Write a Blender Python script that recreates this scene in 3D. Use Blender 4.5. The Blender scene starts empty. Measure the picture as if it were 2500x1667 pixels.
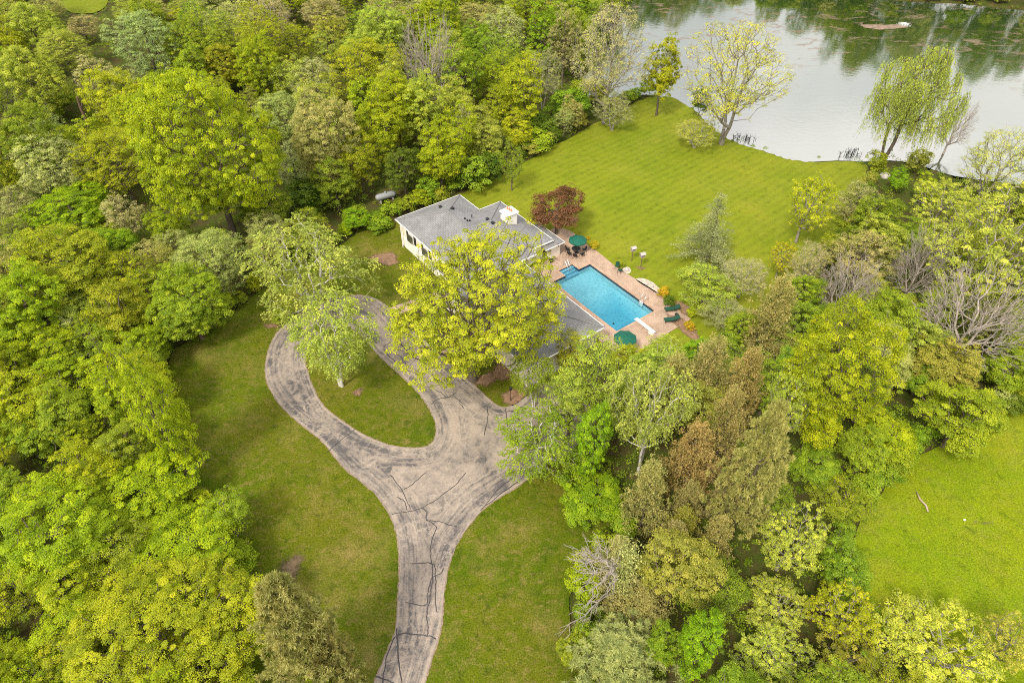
import bpy, math, random
import numpy as np
from mathutils import Vector, Matrix
from mathutils.geometry import delaunay_2d_cdt

S = bpy.context.scene
COL = S.collection
R = math.radians

# ------------------------------------------------------------------ camera
FPX, CAM_H, PITCH = 1667.0, 57.3, R(43.0)
cd = bpy.data.cameras.new("camera"); cam = bpy.data.objects.new("camera", cd); COL.objects.link(cam)
cd.sensor_width = 36.0; cd.lens = FPX / 2500.0 * 36.0; cd.clip_start = 0.5; cd.clip_end = 3000
cam.location = (0, 0, CAM_H); cam.rotation_euler = (R(90) - PITCH, 0, 0)
S.camera = cam

# ------------------------------------------------------------------ sky, sun, exposure
SUN_EL, SUN_AZ = R(50), R(212)        # azimuth clockwise from +Y: behind the camera, to the left
w = bpy.data.worlds.new("World"); S.world = w; w.use_nodes = True
nt = w.node_tree; nt.nodes.clear()
N = nt.nodes.new; L = nt.links.new
out = N('ShaderNodeOutputWorld'); bg = N('ShaderNodeBackground')
sky = N('ShaderNodeTexSky'); sky.sky_type = 'NISHITA'; sky.sun_disc = False
sky.sun_elevation = SUN_EL; sky.sun_rotation = SUN_AZ; sky.air_density = 1.5; sky.dust_density = 3.0
tc = N('ShaderNodeTexCoord'); nz = N('ShaderNodeTexNoise'); nz.inputs['Scale'].default_value = 3.2
nz.inputs['Detail'].default_value = 6; nz.inputs['Roughness'].default_value = 0.55
mp = N('ShaderNodeMapping'); mp.inputs['Scale'].default_value = (1, 1, 2.2)
L(tc.outputs['Generated'], mp.inputs['Vector']); L(mp.outputs[0], nz.inputs['Vector'])
cr = N('ShaderNodeValToRGB'); cr.color_ramp.elements[0].position = 0.34; cr.color_ramp.elements[1].position = 0.66
cr.color_ramp.elements[0].color = (5.0, 5.0, 5.1, 1); cr.color_ramp.elements[1].color = (10.8, 10.2, 9.5, 1)
L(nz.outputs[0], cr.inputs[0])
mx = N('ShaderNodeMix'); mx.data_type = 'RGBA'; mx.inputs[0].default_value = 0.82
L(sky.outputs[0], mx.inputs[6]); L(cr.outputs[0], mx.inputs[7]); L(mx.outputs[2], bg.inputs['Color'])
bg.inputs['Strength'].default_value = 0.08
L(bg.outputs[0], out.inputs['Surface'])
sd = bpy.data.lights.new("sun", 'SUN'); sd.energy = 1.5; sd.angle = R(10); sd.color = (1.0, 0.93, 0.80)
sun = bpy.data.objects.new("sun", sd); COL.objects.link(sun)
sv = Vector((math.sin(SUN_AZ) * math.cos(SUN_EL), math.cos(SUN_AZ) * math.cos(SUN_EL), math.sin(SUN_EL)))
sun.rotation_euler = sv.to_track_quat('Z', 'Y').to_euler(); sun.location = (0, -20, 120)
vs = S.view_settings; vs.view_transform = 'Standard'; vs.look = 'None'; vs.gamma = 1; vs.exposure = 1.5; vs.use_curve_mapping = False
S.cycles.filter_width = 1.05; S.cycles.max_bounces = 8; S.cycles.transparent_max_bounces = 12; S.cycles.use_denoising = False
try: S.cycles.denoising_prefilter = 'ACCURATE'
except Exception: pass

# ------------------------------------------------------------------ frames of reference
HU = np.array([0.59755536, -0.80182766]); HV = np.array([0.80182766, 0.59755536])   # along / across the house
HO = np.array([10.68551624, 75.56441154]); HANG = math.atan2(HU[1], HU[0])
def smooth(t): t = np.clip(t, 0, 1); return t * t * (3 - 2 * t)
def zg(x, y):
    x = np.asarray(x, float); y = np.asarray(y, float)
    v = (x - HO[0]) * HV[0] + (y - HO[1]) * HV[1]
    return 1.3 * smooth((v + 19) / 9.0) - 0.85 * smooth((v - 8) / 36.0)
def uv2w(u, v): p = HO + u * HU + v * HV; return float(p[0]), float(p[1])
_c, _s = math.cos(PITCH), math.sin(PITCH)
def ray(px, py):
    x = (px - 1250) / FPX; y = -(py - 833.5) / FPX
    return np.array([x, _c + y * _s, -_s + y * _c])
def at(px, py, z=None, dz=0.0):
    """point of the terrain (or of height z) seen at a pixel of the survey photograph"""
    d = ray(px, py); h = 0.0 if z is None else z
    for _ in range(1 if z is not None else 6):
        t = (h - CAM_H) / d[2]; p = d * t
        if z is None: h = float(zg(p[0], p[1])) + dz
    return np.array([p[0], p[1], h])
def rng_of(p): return math.sqrt(p[0] ** 2 + p[1] ** 2 + (p[2] - CAM_H) ** 2)
def depth_of(p): return p[1] * _c - (p[2] - CAM_H) * _s

# ------------------------------------------------------------------ mesh helpers
def mesh_np(name, V, F, mats=(), midx=None, smooth_=False, attr=None):
    """V (n,3); F list of (k,m) index arrays (all faces of one array have the same number of corners)"""
    me = bpy.data.meshes.new(name)
    V = np.asarray(V, np.float32); F = [np.asarray(f, np.int32) for f in F if len(f)]
    me.vertices.add(len(V)); me.vertices.foreach_set('co', V.ravel())
    nl = sum(f.size for f in F); nf = sum(len(f) for f in F)
    me.loops.add(nl); me.loops.foreach_set('vertex_index', np.concatenate([f.ravel() for f in F]))
    st = []; o = 0
    for f in F:
        st.append(o + np.arange(len(f)) * f.shape[1]); o += f.size
    me.polygons.add(nf); me.polygons.foreach_set('loop_start', np.concatenate(st).astype(np.int32))
    if midx is not None: me.polygons.foreach_set('material_index', np.asarray(midx, np.int32))
    if smooth_: me.polygons.foreach_set('use_smooth', np.ones(nf, bool))
    for m in mats: me.materials.append(m)
    if attr is not None:
        a = me.attributes.new('tint', 'FLOAT', 'POINT'); a.data.foreach_set('value', np.asarray(attr, np.float32))
    me.update(calc_edges=True); me.validate()
    return me
def link(name, me, parent=None, loc=None, rotz=0):
    o = bpy.data.objects.new(name, me); COL.objects.link(o)
    if parent is not None: o.parent = parent
    if loc is not None: o.location = loc
    o.rotation_euler = (0, 0, rotz)
    return o
def tag(o, label=None, cat=None, group=None, kind=None):
    if label: o['label'] = label
    if cat: o['category'] = cat
    if group: o['group'] = group
    if kind: o['kind'] = kind
    return o
def thing(name, label, cat, loc=(0, 0, 0), rotz=0, group=None):
    o = bpy.data.objects.new(name, None); COL.objects.link(o); o.empty_display_size = 0.3
    o.location = loc; o.rotation_euler = (0, 0, rotz)
    return tag(o, label, cat, group)
class MB:
    def __init__(s): s.v = []; s.f = []; s.uv = []
    def add(s, vs, fs, uvs=None):
        o = len(s.v); s.v += [tuple(map(float, v)) for v in vs]
        for i, f in enumerate(fs):
            s.f.append(tuple(o + k for k in f)); s.uv.append(uvs[i] if uvs else None)
        return s
    def box(s, c, d, rz=0, tilt=0):
        cx, cy, cz = c; a, b, h = d[0] / 2, d[1] / 2, d[2] / 2
        M = Matrix.Rotation(rz, 3, 'Z') @ Matrix.Rotation(tilt, 3, 'Y'); vs = []
        for z in (-h, h):
            for x, y in ((-a, -b), (a, -b), (a, b), (-a, b)):
                p = M @ Vector((x, y, z)); vs.append((cx + p.x, cy + p.y, cz + p.z))
        return s.add(vs, [(3, 2, 1, 0), (4, 5, 6, 7), (0, 1, 5, 4), (1, 2, 6, 5), (2, 3, 7, 6), (3, 0, 4, 7)])
    def tube(s, pts, r, n=8, cap=True):
        pts = [Vector(p) for p in pts]; rs = r if isinstance(r, (list, tuple)) else [r] * len(pts); vs = []
        for i, p in enumerate(pts):
            d = (pts[min(i + 1, len(pts) - 1)] - pts[max(i - 1, 0)]).normalized()
            a = d.orthogonal().normalized() if i == 0 else (a - d * a.dot(d)).normalized()
            b = d.cross(a)
            for k in range(n):
                t = 2 * math.pi * k / n; q = p + (a * math.cos(t) + b * math.sin(t)) * rs[i]; vs.append(q[:])
        fs = []
        for i in range(len(pts) - 1):
            for k in range(n):
                k2 = (k + 1) % n; fs.append((i * n + k, i * n + k2, (i + 1) * n + k2, (i + 1) * n + k))
        if cap: fs += [tuple(range(n))[::-1], tuple((len(pts) - 1) * n + k for k in range(n))]
        return s.add(vs, fs)
    def lathe(s, prof, c=(0, 0, 0), n=16, rz=0, sx=1, sy=1):
        vs = []; fs = []
        for r, z in prof:
            for k in range(n):
                t = rz + 2 * math.pi * k / n; vs.append((c[0] + r * math.cos(t) * sx, c[1] + r * math.sin(t) * sy, c[2] + z))
        for i in range(len(prof) - 1):
            for k in range(n):
                k2 = (k + 1) % n; fs.append((i * n + k, i * n + k2, (i + 1) * n + k2, (i + 1) * n + k))
        return s.add(vs, fs)
    def build(s, name, m, parent=None, bevel=0, sm=False, loc=None, rotz=0):
        me = bpy.data.meshes.new(name); me.from_pydata(s.v, [], s.f); me.materials.append(m)
        if any(u for u in s.uv):
            ul = me.uv_layers.new(name='UVMap')
            for p, u in zip(me.polygons, s.uv):
                if u:
                    for li, q in zip(p.loop_indices, u): ul.data[li].uv = q
        if sm:
            for p in me.polygons: p.use_smooth = True
        o = link(name, me, parent, loc, rotz)
        if bevel:
            b = o.modifiers.new('bevel', 'BEVEL'); b.width = bevel; b.segments = 2; b.limit_method = 'ANGLE'
        return o

def pip(P, poly):
    """vectorised point in polygon"""
    P = np.asarray(P, float); x, y = P[:, 0], P[:, 1]; r = np.zeros(len(P), bool); n = len(poly)
    for i in range(n):
        x1, y1 = poly[i]; x2, y2 = poly[(i + 1) % n]
        c = (y1 > y) != (y2 > y)
        with np.errstate(divide='ignore', invalid='ignore'):
            r ^= c & (x < (x2 - x1) * (y - y1) / (y2 - y1 + 1e-12) + x1)
    return r
def curve(pts, per=4, closed=True):
    """Catmull-Rom through the points"""
    P = np.array(pts, float); n = len(P); o = []
    for i in range(n if closed else n - 1):
        g = lambda k: P[k % n] if closed else P[min(max(k, 0), n - 1)]
        p0, p1, p2, p3 = g(i - 1), g(i), g(i + 1), g(i + 2)
        for j in range(per):
            t = j / per
            o.append(0.5 * (2 * p1 + (p2 - p0) * t + (2 * p0 - 5 * p1 + 4 * p2 - p3) * t * t + (3 * p1 - p0 - 3 * p2 + p3) * t ** 3))
    if not closed: o.append(P[-1])
    return np.array(o)
def pxpoly(pts): return [tuple(at(a, b)[:2]) for a, b in pts]
def sheet_mesh(name, poly, holes=(), dz=0.0, step=2.0, mats=(), zf=None, jit=0.0, seed=0):
    """flat polygon (world xy) triangulated with inner points and draped on the terrain"""
    rr = np.random.default_rng(seed)
    poly = [tuple(p) for p in poly]; V = list(poly); E = [(i, (i + 1) % len(poly)) for i in range(len(poly))]
    for h in holes:
        o = len(V); V += [tuple(p) for p in h]; E += [(o + i, o + (i + 1) % len(h)) for i in range(len(h))]
    A = np.array(poly); lo, hi = A.min(0), A.max(0)
    gx, gy = np.meshgrid(np.arange(lo[0], hi[0], step), np.arange(lo[1], hi[1], step))
    G = np.stack([gx.ravel(), gy.ravel()], 1)
    G = G + rr.uniform(-.2, .2, G.shape) * step
    k = pip(G, poly)
    for h in holes: k &= ~pip(G, h)
    V += [tuple(p) for p in G[k]]
    r = delaunay_2d_cdt([Vector(p) for p in V], E, [], 0, 1e-4)
    P = np.array([tuple(p) for p in r[0]]); T = np.array([f for f in r[2] if len(f) == 3])
    c = P[T].mean(1); k = pip(c, poly)
    for h in holes: k &= ~pip(c, h)
    T = T[k]
    a = P[T]; cr_ = (a[:, 1, 0] - a[:, 0, 0]) * (a[:, 2, 1] - a[:, 0, 1]) - (a[:, 1, 1] - a[:, 0, 1]) * (a[:, 2, 0] - a[:, 0, 0])
    T[cr_ < 0] = T[cr_ < 0][:, ::-1]
    z = (zg(P[:, 0], P[:, 1]) if zf is None else zf(P)) + dz
    V3 = np.column_stack([P, z])
    return V3, T
def sheet(name, poly, m, holes=(), dz=0.0, step=2.0, zf=None, rim=0):
    V, T = sheet_mesh(name, poly, holes, dz, step, zf=zf); at_ = None
    if rim:
        Pl = np.array(poly); d = np.full(len(V), 9.0)
        for a_, b_ in zip(Pl, np.roll(Pl, -1, 0)):
            e = b_ - a_; t_ = np.clip(((V[:, :2] - a_) @ e) / (e @ e + 1e-9), 0, 1); d = np.minimum(d, np.linalg.norm(V[:, :2] - a_ - t_[:, None] * e, axis=1))
        at_ = np.clip(d / rim, 0, 1)
    return link(name, mesh_np(name, V, [T], [m], attr=at_))
def blob(cx, cy, rx, ry, n=22, j=0.18, seed=0, rot=0):
    rr = random.Random(seed); o = []
    ph = [rr.uniform(0, 6.28) for _ in range(3)]
    for i in range(n):
        t = 2 * math.pi * i / n; k = 1 + j * (math.sin(2 * t + ph[0]) * .5 + math.sin(3 * t + ph[1]) * .4 + math.sin(7 * t + ph[2]) * .25)
        x, y = rx * k * math.cos(t), ry * k * math.sin(t)
        o.append((cx + x * math.cos(rot) - y * math.sin(rot), cy + x * math.sin(rot) + y * math.cos(rot)))
    return o

# ------------------------------------------------------------------ materials
class NT:
    def __init__(s, name):
        s.m = bpy.data.materials.new(name); s.m.use_nodes = True; s.t = s.m.node_tree; s.t.nodes.clear()
        s.o = s.n('ShaderNodeOutputMaterial')
    def n(s, t, **k):
        q = s.t.nodes.new(t)
        for a, b in k.items(): setattr(q, a, b)
        return q
    def l(s, a, b): s.t.links.new(a, b)
    def val(s, inp, v):
        if hasattr(v, 'is_linked') or hasattr(v, 'links'): s.l(v, inp)
        else: inp.default_value = v
    def obj(s, scale=(1, 1, 1), rot=0):
        c = s.n('ShaderNodeTexCoord'); m = s.n('ShaderNodeMapping')
        m.inputs['Scale'].default_value = scale; m.inputs['Rotation'].default_value = (0, 0, rot)
        s.l(c.outputs['Object'], m.inputs['Vector']); return m.outputs[0]
    def noise(s, vec, scale, detail=4, rough=.55, dist=0):
        q = s.n('ShaderNodeTexNoise'); s.l(vec, q.inputs['Vector'])
        q.inputs['Scale'].default_value = scale; q.inputs['Detail'].default_value = detail
        q.inputs['Roughness'].default_value = rough; q.inputs['Distortion'].default_value = dist
        return q.outputs[0]
    def ramp(s, fac, *st):
        q = s.n('ShaderNodeValToRGB'); e = q.color_ramp.elements
        while len(e) < len(st): e.new(.5)
        for a, (p, c) in zip(e, st):
            a.position = p; a.color = (*c, 1) if isinstance(c, tuple) else (c, c, c, 1)
        s.l(fac, q.inputs[0]); return q.outputs[0]
    def mix(s, f, a, b, mode='MIX'):
        q = s.n('ShaderNodeMix'); q.data_type = 'RGBA'; q.blend_type = mode; q.clamp_factor = True
        s.val(q.inputs[0], f)
        for i, v in ((6, a), (7, b)):
            if isinstance(v, tuple): v = (*v, 1) if len(v) == 3 else v
            s.val(q.inputs[i], v)
        return q.outputs[2]
    def math(s, op, a, b=0.0, c=0.0):
        q = s.n('ShaderNodeMath'); q.operation = op
        for i, v in enumerate((a, b, c)): s.val(q.inputs[i], v)
        return q.outputs[0]
    def bump(s, h, st=.4, d=.05):
        q = s.n('ShaderNodeBump'); q.inputs['Strength'].default_value = st; q.inputs['Distance'].default_value = d
        s.l(h, q.inputs['Height']); return q.outputs[0]
    def pbr(s, col, rough=.8, spec=.3, metal=0, nrm=None):
        q = s.n('ShaderNodeBsdfPrincipled')
        s.val(q.inputs['Base Color'], (*col, 1) if isinstance(col, tuple) else col); s.val(q.inputs['Roughness'], rough)
        q.inputs['Specular IOR Level'].default_value = spec; q.inputs['Metallic'].default_value = metal
        if nrm: s.l(nrm, q.inputs['Normal'])
        s.l(q.outputs[0], s.o.inputs['Surface']); return s.m
def fade_edges(m):
    """bed or dirt whose bits thin out into the grass towards its rim"""
    nt_ = m.node_tree; o_ = [n for n in nt_.nodes if n.type == 'OUTPUT_MATERIAL'][0]; src = o_.inputs['Surface'].links[0].from_socket
    a = nt_.nodes.new('ShaderNodeAttribute'); a.attribute_name = 'tint'; c = nt_.nodes.new('ShaderNodeTexCoord'); n = nt_.nodes.new('ShaderNodeTexNoise')
    n.inputs['Scale'].default_value = 3.5; n.inputs['Detail'].default_value = 7; n.inputs['Roughness'].default_value = .75; nt_.links.new(c.outputs['Object'], n.inputs['Vector'])
    s_ = nt_.nodes.new('ShaderNodeMath'); s_.operation = 'ADD'; nt_.links.new(a.outputs['Fac'], s_.inputs[0]); nt_.links.new(n.outputs[0], s_.inputs[1])
    r = nt_.nodes.new('ShaderNodeValToRGB'); r.color_ramp.elements[0].position = .68; r.color_ramp.elements[1].position = 1.0; nt_.links.new(s_.outputs[0], r.inputs[0])
    tr = nt_.nodes.new('ShaderNodeBsdfTransparent'); mx_ = nt_.nodes.new('ShaderNodeMixShader'); nt_.links.new(r.outputs[0], mx_.inputs[0]); nt_.links.new(tr.outputs[0], mx_.inputs[1]); nt_.links.new(src, mx_.inputs[2])
    nt_.links.new(mx_.outputs[0], o_.inputs['Surface']); return m
def plain(name, col, rough=.7, var=.25, scale=6.0, metal=0, spec=.3):
    t = NT(name); v = t.obj(); n = t.noise(v, scale, 5)
    c = t.mix(n, tuple(k * (1 - var) for k in col), tuple(min(1, k * (1 + var)) for k in col))
    return t.pbr(c, rough, spec, metal, t.bump(t.noise(v, scale * 8, 3), .15, .01))
M = {}
def leaf_mat():
    t = NT('leaf'); oi = t.n('ShaderNodeObjectInfo'); at_ = t.n('ShaderNodeAttribute'); at_.attribute_name = 'tint'
    hs = t.n('ShaderNodeHueSaturation'); t.l(oi.outputs['Color'], hs.inputs['Color'])
    t.l(t.math('MULTIPLY_ADD', at_.outputs['Fac'], -.042, .527), hs.inputs['Hue'])
    t.l(t.math('MULTIPLY_ADD', at_.outputs['Fac'], 1.0, .54), hs.inputs['Value'])
    hs.inputs['Saturation'].default_value = 1.0
    d = t.n('ShaderNodeBsdfDiffuse'); tr = t.n('ShaderNodeBsdfTranslucent'); g = t.n('ShaderNodeBsdfGlossy')
    t.l(hs.outputs[0], d.inputs['Color']); t.l(t.mix(.35, hs.outputs[0], (.35, .42, .02)), tr.inputs['Color'])
    g.inputs['Roughness'].default_value = .45; g.inputs['Color'].default_value = (.8, .85, .8, 1)
    a = t.n('ShaderNodeMixShader'); a.inputs[0].default_value = .46; t.l(d.outputs[0], a.inputs[1]); t.l(tr.outputs[0], a.inputs[2])
    b = t.n('ShaderNodeMixShader'); b.inputs[0].default_value = .012; t.l(a.outputs[0], b.inputs[1]); t.l(g.outputs[0], b.inputs[2])
    t.l(b.outputs[0], t.o.inputs['Surface']); return t.m
M['leaf'] = leaf_mat()
def bark_mat(birch=False):
    t = NT('birch_bark' if birch else 'bark'); v = t.obj((1, 1, .25)); oi = t.n('ShaderNodeObjectInfo')
    n = t.noise(v, 5, 5)
    if birch:
        n2 = t.noise(t.obj((1, 1, 5)), 1.6, 3)
        c = t.mix(t.ramp(n2, (.58, 0.0), (.66, 1.0)), oi.outputs['Color'], (.06, .05, .045))
        ra = t.n('ShaderNodeAttribute'); ra.attribute_name = 'tint'
        c = t.mix(t.ramp(ra.outputs['Fac'], (.018, 0.0), (.05, 1.0)), (.26, .25, .09), c)
    else:
        c = t.mix(t.ramp(n, (.3, .35), (.7, 1.3)), (0, 0, 0), oi.outputs['Color'], 'MIX')
        c = t.mix(1.0, oi.outputs['Color'], t.ramp(n, (.3, .55), (.7, 1.0)), 'MULTIPLY')
    return t.pbr(c, .9, .1, 0, t.bump(n, .5, .03))
M['bark'] = bark_mat(); M['birch'] = bark_mat(True)

def lawn_mat(name, cols, stripes=0.0, dry=(.30, .23, .09), dryness=.55, clump=0.0, soft=0.0):
    t = NT(name); v = t.obj()
    big = t.noise(v, .07, 5, .6); mid = t.noise(v, .45, 6, .65, .6); fine = t.noise(v, 7, 6, .7); vf = t.noise(v, 28, 3, .7)
    c = t.mix(t.ramp(mid, (.32, 0.0), (.68, 1.0)), cols[0], cols[1])
    c = t.mix(t.ramp(big, (.42, 0.0), (.68, .8)), c, cols[2])
    dn = t.math('MULTIPLY', t.ramp(t.noise(v, .11, 6, .68), (.5, 0.0), (.72, dryness)), t.ramp(mid, (.3, .25), (.7, 1.0)))
    c = t.mix(dn, c, dry)
    c = t.mix(t.ramp(t.noise(t.obj((1, 1.6, 1), .6), .9, 7, .75, 1.0), (.50, 0.0), (.70, dryness * .8)), c, tuple(k * .9 for k in dry))
    c = t.mix(t.ramp(t.noise(v, 2.2, 5, .7), (.66, 0.0), (.78, .38)), c, dry)
    c = t.mix(t.ramp(t.noise(v, 1.1, 4, .6), (.54, 0.0), (.74, .75)), c, tuple(k * .6 for k in cols[0]))
    if stripes:
        wv = t.n('ShaderNodeTexWave'); wv.wave_type = 'BANDS'; wv.bands_direction = 'X'
        t.l(t.obj((1, 1, 1), STRIPE), wv.inputs['Vector']); wv.inputs['Scale'].default_value = .24
        wv.inputs['Distortion'].default_value = 1.2; wv.inputs['Detail'].default_value = 3; wv.inputs['Detail Scale'].default_value = .7
        c = t.mix(t.math('MULTIPLY', t.ramp(wv.outputs[0], (.35, 0.0), (.65, 1.0)), stripes), c, tuple(k * 1.45 for k in cols[1]))
    c = t.mix(1.0, c, t.ramp(fine, (.3, .42 + soft * .4), (.72, 1.5 - soft * .4)), 'MULTIPLY')
    c = t.mix(1.0, c, t.ramp(vf, (.3, .6), (.72, 1.4)), 'MULTIPLY')
    h = t.math('ADD', t.math('MULTIPLY', fine, .6), vf)
    return t.pbr(c, .9, .12, 0, t.bump(h, .7, .10 - .07 * soft))
_p, _q = at(1304, 446), at(1661, 286); STRIPE = R(90) - math.atan2(_q[1] - _p[1], _q[0] - _p[0])
M['lawn'] = lawn_mat('lawn_grass', [(.064, .110, .002), (.115, .150, .003), (.148, .142, .008)], 0, (.27, .20, .065), 1.0)
M['back'] = lawn_mat('mown_grass', [(.115, .160, .004), (.160, .195, .008), (.215, .22, .014)], .20, (.27, .24, .05), .35, soft=1.0)
M['meadow'] = lawn_mat('meadow_grass', [(.155, .235, .003), (.215, .275, .004), (.265, .27, .006)], 0, (.30, .24, .07), .4)
def floor_mat():
    t = NT('forest_floor'); v = t.obj(); n = t.noise(v, .5, 6, .65); f = t.noise(v, 9, 5, .7)
    c = t.mix(t.ramp(n, (.35, 0.0), (.62, 1.0)), (.085, .062, .026), (.06, .085, .012))
    c = t.mix(1.0, c, t.ramp(f, (.3, .45), (.72, 1.6)), 'MULTIPLY')
    return t.pbr(c, .95, .08, 0, t.bump(f, 1, .15))
M['floor'] = floor_mat()
def asphalt():
    t = NT('old_asphalt'); v = t.obj(); ed = t.n('ShaderNodeAttribute'); ed.attribute_name = 'tint'
    a = t.noise(v, .20, 9, .72, 1.0); b = t.noise(v, 1.1, 9, .8, .6); f = t.noise(v, 16, 4, .8)
    k = t.math('ADD', t.math('MULTIPLY', a, .5), t.math('MULTIPLY', b, .5))
    k = t.math('ADD', k, t.math('MULTIPLY_ADD', t.ramp(ed.outputs['Fac'], (.02, 1.0), (.12, .25), (.35, .1), (.6, .9), (1.0, .75)), .075, -.045))
    sp_ = t.n('ShaderNodeSeparateXYZ'); t.l(v, sp_.inputs[0]); cb = t.n('ShaderNodeCombineXYZ')
    t.l(t.math('MULTIPLY', sp_.outputs['X'], .10), cb.inputs[0]); t.l(t.math('MULTIPLY', sp_.outputs['Y'], .10), cb.inputs[1]); t.l(t.math('MULTIPLY', ed.outputs['Fac'], 6.5), cb.inputs[2])
    k = t.math('ADD', t.math('MULTIPLY', k, .62), t.math('MULTIPLY', t.noise(cb.outputs[0], 1.3, 7, .68), .38))
    c = t.mix(t.ramp(k, (.43, 0.0), (.49, .55), (.57, 1.0)), (.098, .09, .089), (.345, .283, .23))
    vo = t.n('ShaderNodeTexVoronoi'); vo.feature = 'DISTANCE_TO_EDGE'; vo.inputs['Scale'].default_value = .75
    dv = t.n('ShaderNodeVectorMath'); dv.operation = 'MULTIPLY_ADD'
    nn = t.n('ShaderNodeTexNoise'); t.l(v, nn.inputs['Vector']); nn.inputs['Scale'].default_value = 1.3; nn.inputs['Detail'].default_value = 7; nn.inputs['Roughness'].default_value = .7
    t.l(nn.outputs['Color'], dv.inputs[0]); dv.inputs[1].default_value = (2.0, 2.0, 0); t.l(v, dv.inputs[2])
    t.l(dv.outputs[0], vo.inputs['Vector'])
    web = t.math('MULTIPLY', t.ramp(vo.outputs['Distance'], (.0, 1.0), (.07, 0.0)), t.ramp(t.noise(v, .25, 5), (.42, 0.0), (.58, .8)))
    c = t.mix(web, c, (.37, .305, .25))
    c = t.mix(1.0, c, t.ramp(f, (.3, .6), (.72, 1.35)), 'MULTIPLY')
    c = t.mix(t.ramp(t.noise(v, 4.2, 7, .8), (.56, 0.0), (.72, .55)), c, (.09, .08, .078))
    return t.pbr(c, .9, .2, 0, t.bump(f, .4, .03))
M['asphalt'] = asphalt()
M['sealant'] = plain('crack_sealant', (.045, .04, .042), .6)
def speck(name, a, b, scale=9.0, rough=.9):
    t = NT(name); v = t.obj(); vo = t.n('ShaderNodeTexVoronoi'); t.l(v, vo.inputs['Vector']); vo.inputs['Scale'].default_value = scale
    c = t.mix(vo.outputs['Color'], a, b); c = t.mix(1.0, c, t.ramp(t.noise(v, scale * .25, 5), (.3, .7), (.7, 1.2)), 'MULTIPLY')
    return t.pbr(c, rough, .15, 0, t.bump(vo.outputs['Distance'], .8, .05))
M['mulch'] = speck('bark_mulch', (.19, .105, .06), (.36, .22, .145), 12)
M['bed'] = fade_edges(speck('bed_mulch', (.17, .10, .06), (.32, .20, .13), 12))
M['gravel'] = speck('pale_gravel', (.32, .26, .20), (.62, .54, .45), 9)
M['soil'] = speck('verge_soil', (.20, .145, .10), (.31, .235, .165), 14)
M['dirt'] = fade_edges(speck('bare_dirt', (.12, .085, .05), (.20, .14, .085), 10))
def brick_mat(name, c1, c2, mort, bw=.22, bh=.11, scale=1.0, coord='Object', stain=.35):
    t = NT(name); c = t.n('ShaderNodeTexCoord'); b = t.n('ShaderNodeTexBrick'); t.l(c.outputs[coord], b.inputs['Vector'])
    b.inputs['Scale'].default_value = scale; b.inputs['Brick Width'].default_value = bw; b.inputs['Row Height'].default_value = bh
    b.inputs['Mortar Size'].default_value = .012 * bw / .22; b.inputs['Color1'].default_value = (*c1, 1); b.inputs['Color2'].default_value = (*c2, 1); b.inputs['Mortar'].default_value = (*mort, 1)
    v = t.obj(); k = t.mix(1.0, b.outputs[0], t.ramp(t.noise(v, .5, 6, .7), (.3, 1 - stain), (.7, 1 + stain * .6)), 'MULTIPLY')
    k = t.mix(1.0, k, t.ramp(t.noise(v, 9, 3), (.3, .85), (.7, 1.12)), 'MULTIPLY')
    return t.pbr(k, .85, .2, 0, t.bump(b.outputs['Fac'], -.3, .02))
M['paver'] = brick_mat('brick_pavers', (.40, .28, .20), (.45, .33, .25), (.32, .22, .16), .42, .21)
M['path'] = brick_mat('path_pavers', (.43, .31, .24), (.50, .37, .29), (.32, .23, .17), .4, .2)
M['coping'] = brick_mat('coping_brick', (.42, .27, .19), (.50, .34, .25), (.3, .2, .14), .30, .15)
M['curb'] = brick_mat('edging_brick', (.16, .08, .055), (.22, .12, .08), (.10, .07, .05), .2, .07)
M['shingle'] = brick_mat('roof_shingles', (.215, .212, .215), (.255, .25, .253), (.15, .148, .15), .66, .24, 1.0, 'UV', .25)
M['siding'] = plain('cream_siding', (.78, .70, .60), .6, .06, 2.0)
M['white'] = plain('white_paint', (.82, .80, .77), .45, .05, 3.0)
M['offwhite'] = plain('off_white', (.80, .76, .71), .7, .08, 5.0)
M['dark'] = plain('dark_metal', (.018, .018, .018), .5, .3)
M['shutter'] = plain('black_shutters', (.022, .018, .018), .5, .3)
M['terracotta'] = plain('terracotta', (.52, .22, .11), .8, .2)
M['green'] = plain('green_canvas', (.006, .095, .062), .75, .25, 4)
M['greenfurn'] = plain('green_cushion', (.012, .060, .038), .8, .3, 8)
M['steel'] = plain('stainless_rail', (.75, .76, .78), .25, .1, 6, .9, .5)
M['tank'] = plain('tank_paint', (.26, .27, .28), .5, .15, 3)
M['wood'] = plain('grey_wood', (.27, .22, .20), .8, .2, 5)
M['post'] = plain('post_wood', (.16, .10, .07), .85, .25, 5)
M['stone'] = plain('pale_stone', (.42, .38, .36), .85, .15, 3)
M['stick'] = plain('dead_wood', (.36, .28, .21), .85, .2, 5)
M['spray'] = plain('white_water', (.85, .87, .88), .3, .05, 5)
M['glass'] = None
t = NT('window_glass'); M['glass'] = t.pbr(t.ramp(t.noise(t.obj(), .8, 3), (.35, (.03, .035, .03)), (.65, (.10, .10, .085))), .06, .6)
def liner(name, a, b):
    t = NT(name); v = t.obj(); vo = t.n('ShaderNodeTexVoronoi'); t.l(v, vo.inputs['Vector']); vo.inputs['Scale'].default_value = 2.6
    n = t.noise(v, 5.0, 4, .6)
    c = t.mix(t.ramp(n, (.35, 0.0), (.65, 1.0)), a, b)
    c = t.mix(t.ramp(vo.outputs['Distance'], (.15, 0.0), (.5, .5)), c, tuple(min(1, k * 1.25) for k in b))
    return t.pbr(c, .6, .2)
M['liner'] = liner('pool_liner', (.24, .40, .44), (.42, .58, .60))
M['step'] = liner('pool_step_liner', (.11, .27, .36), (.16, .35, .44))
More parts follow.
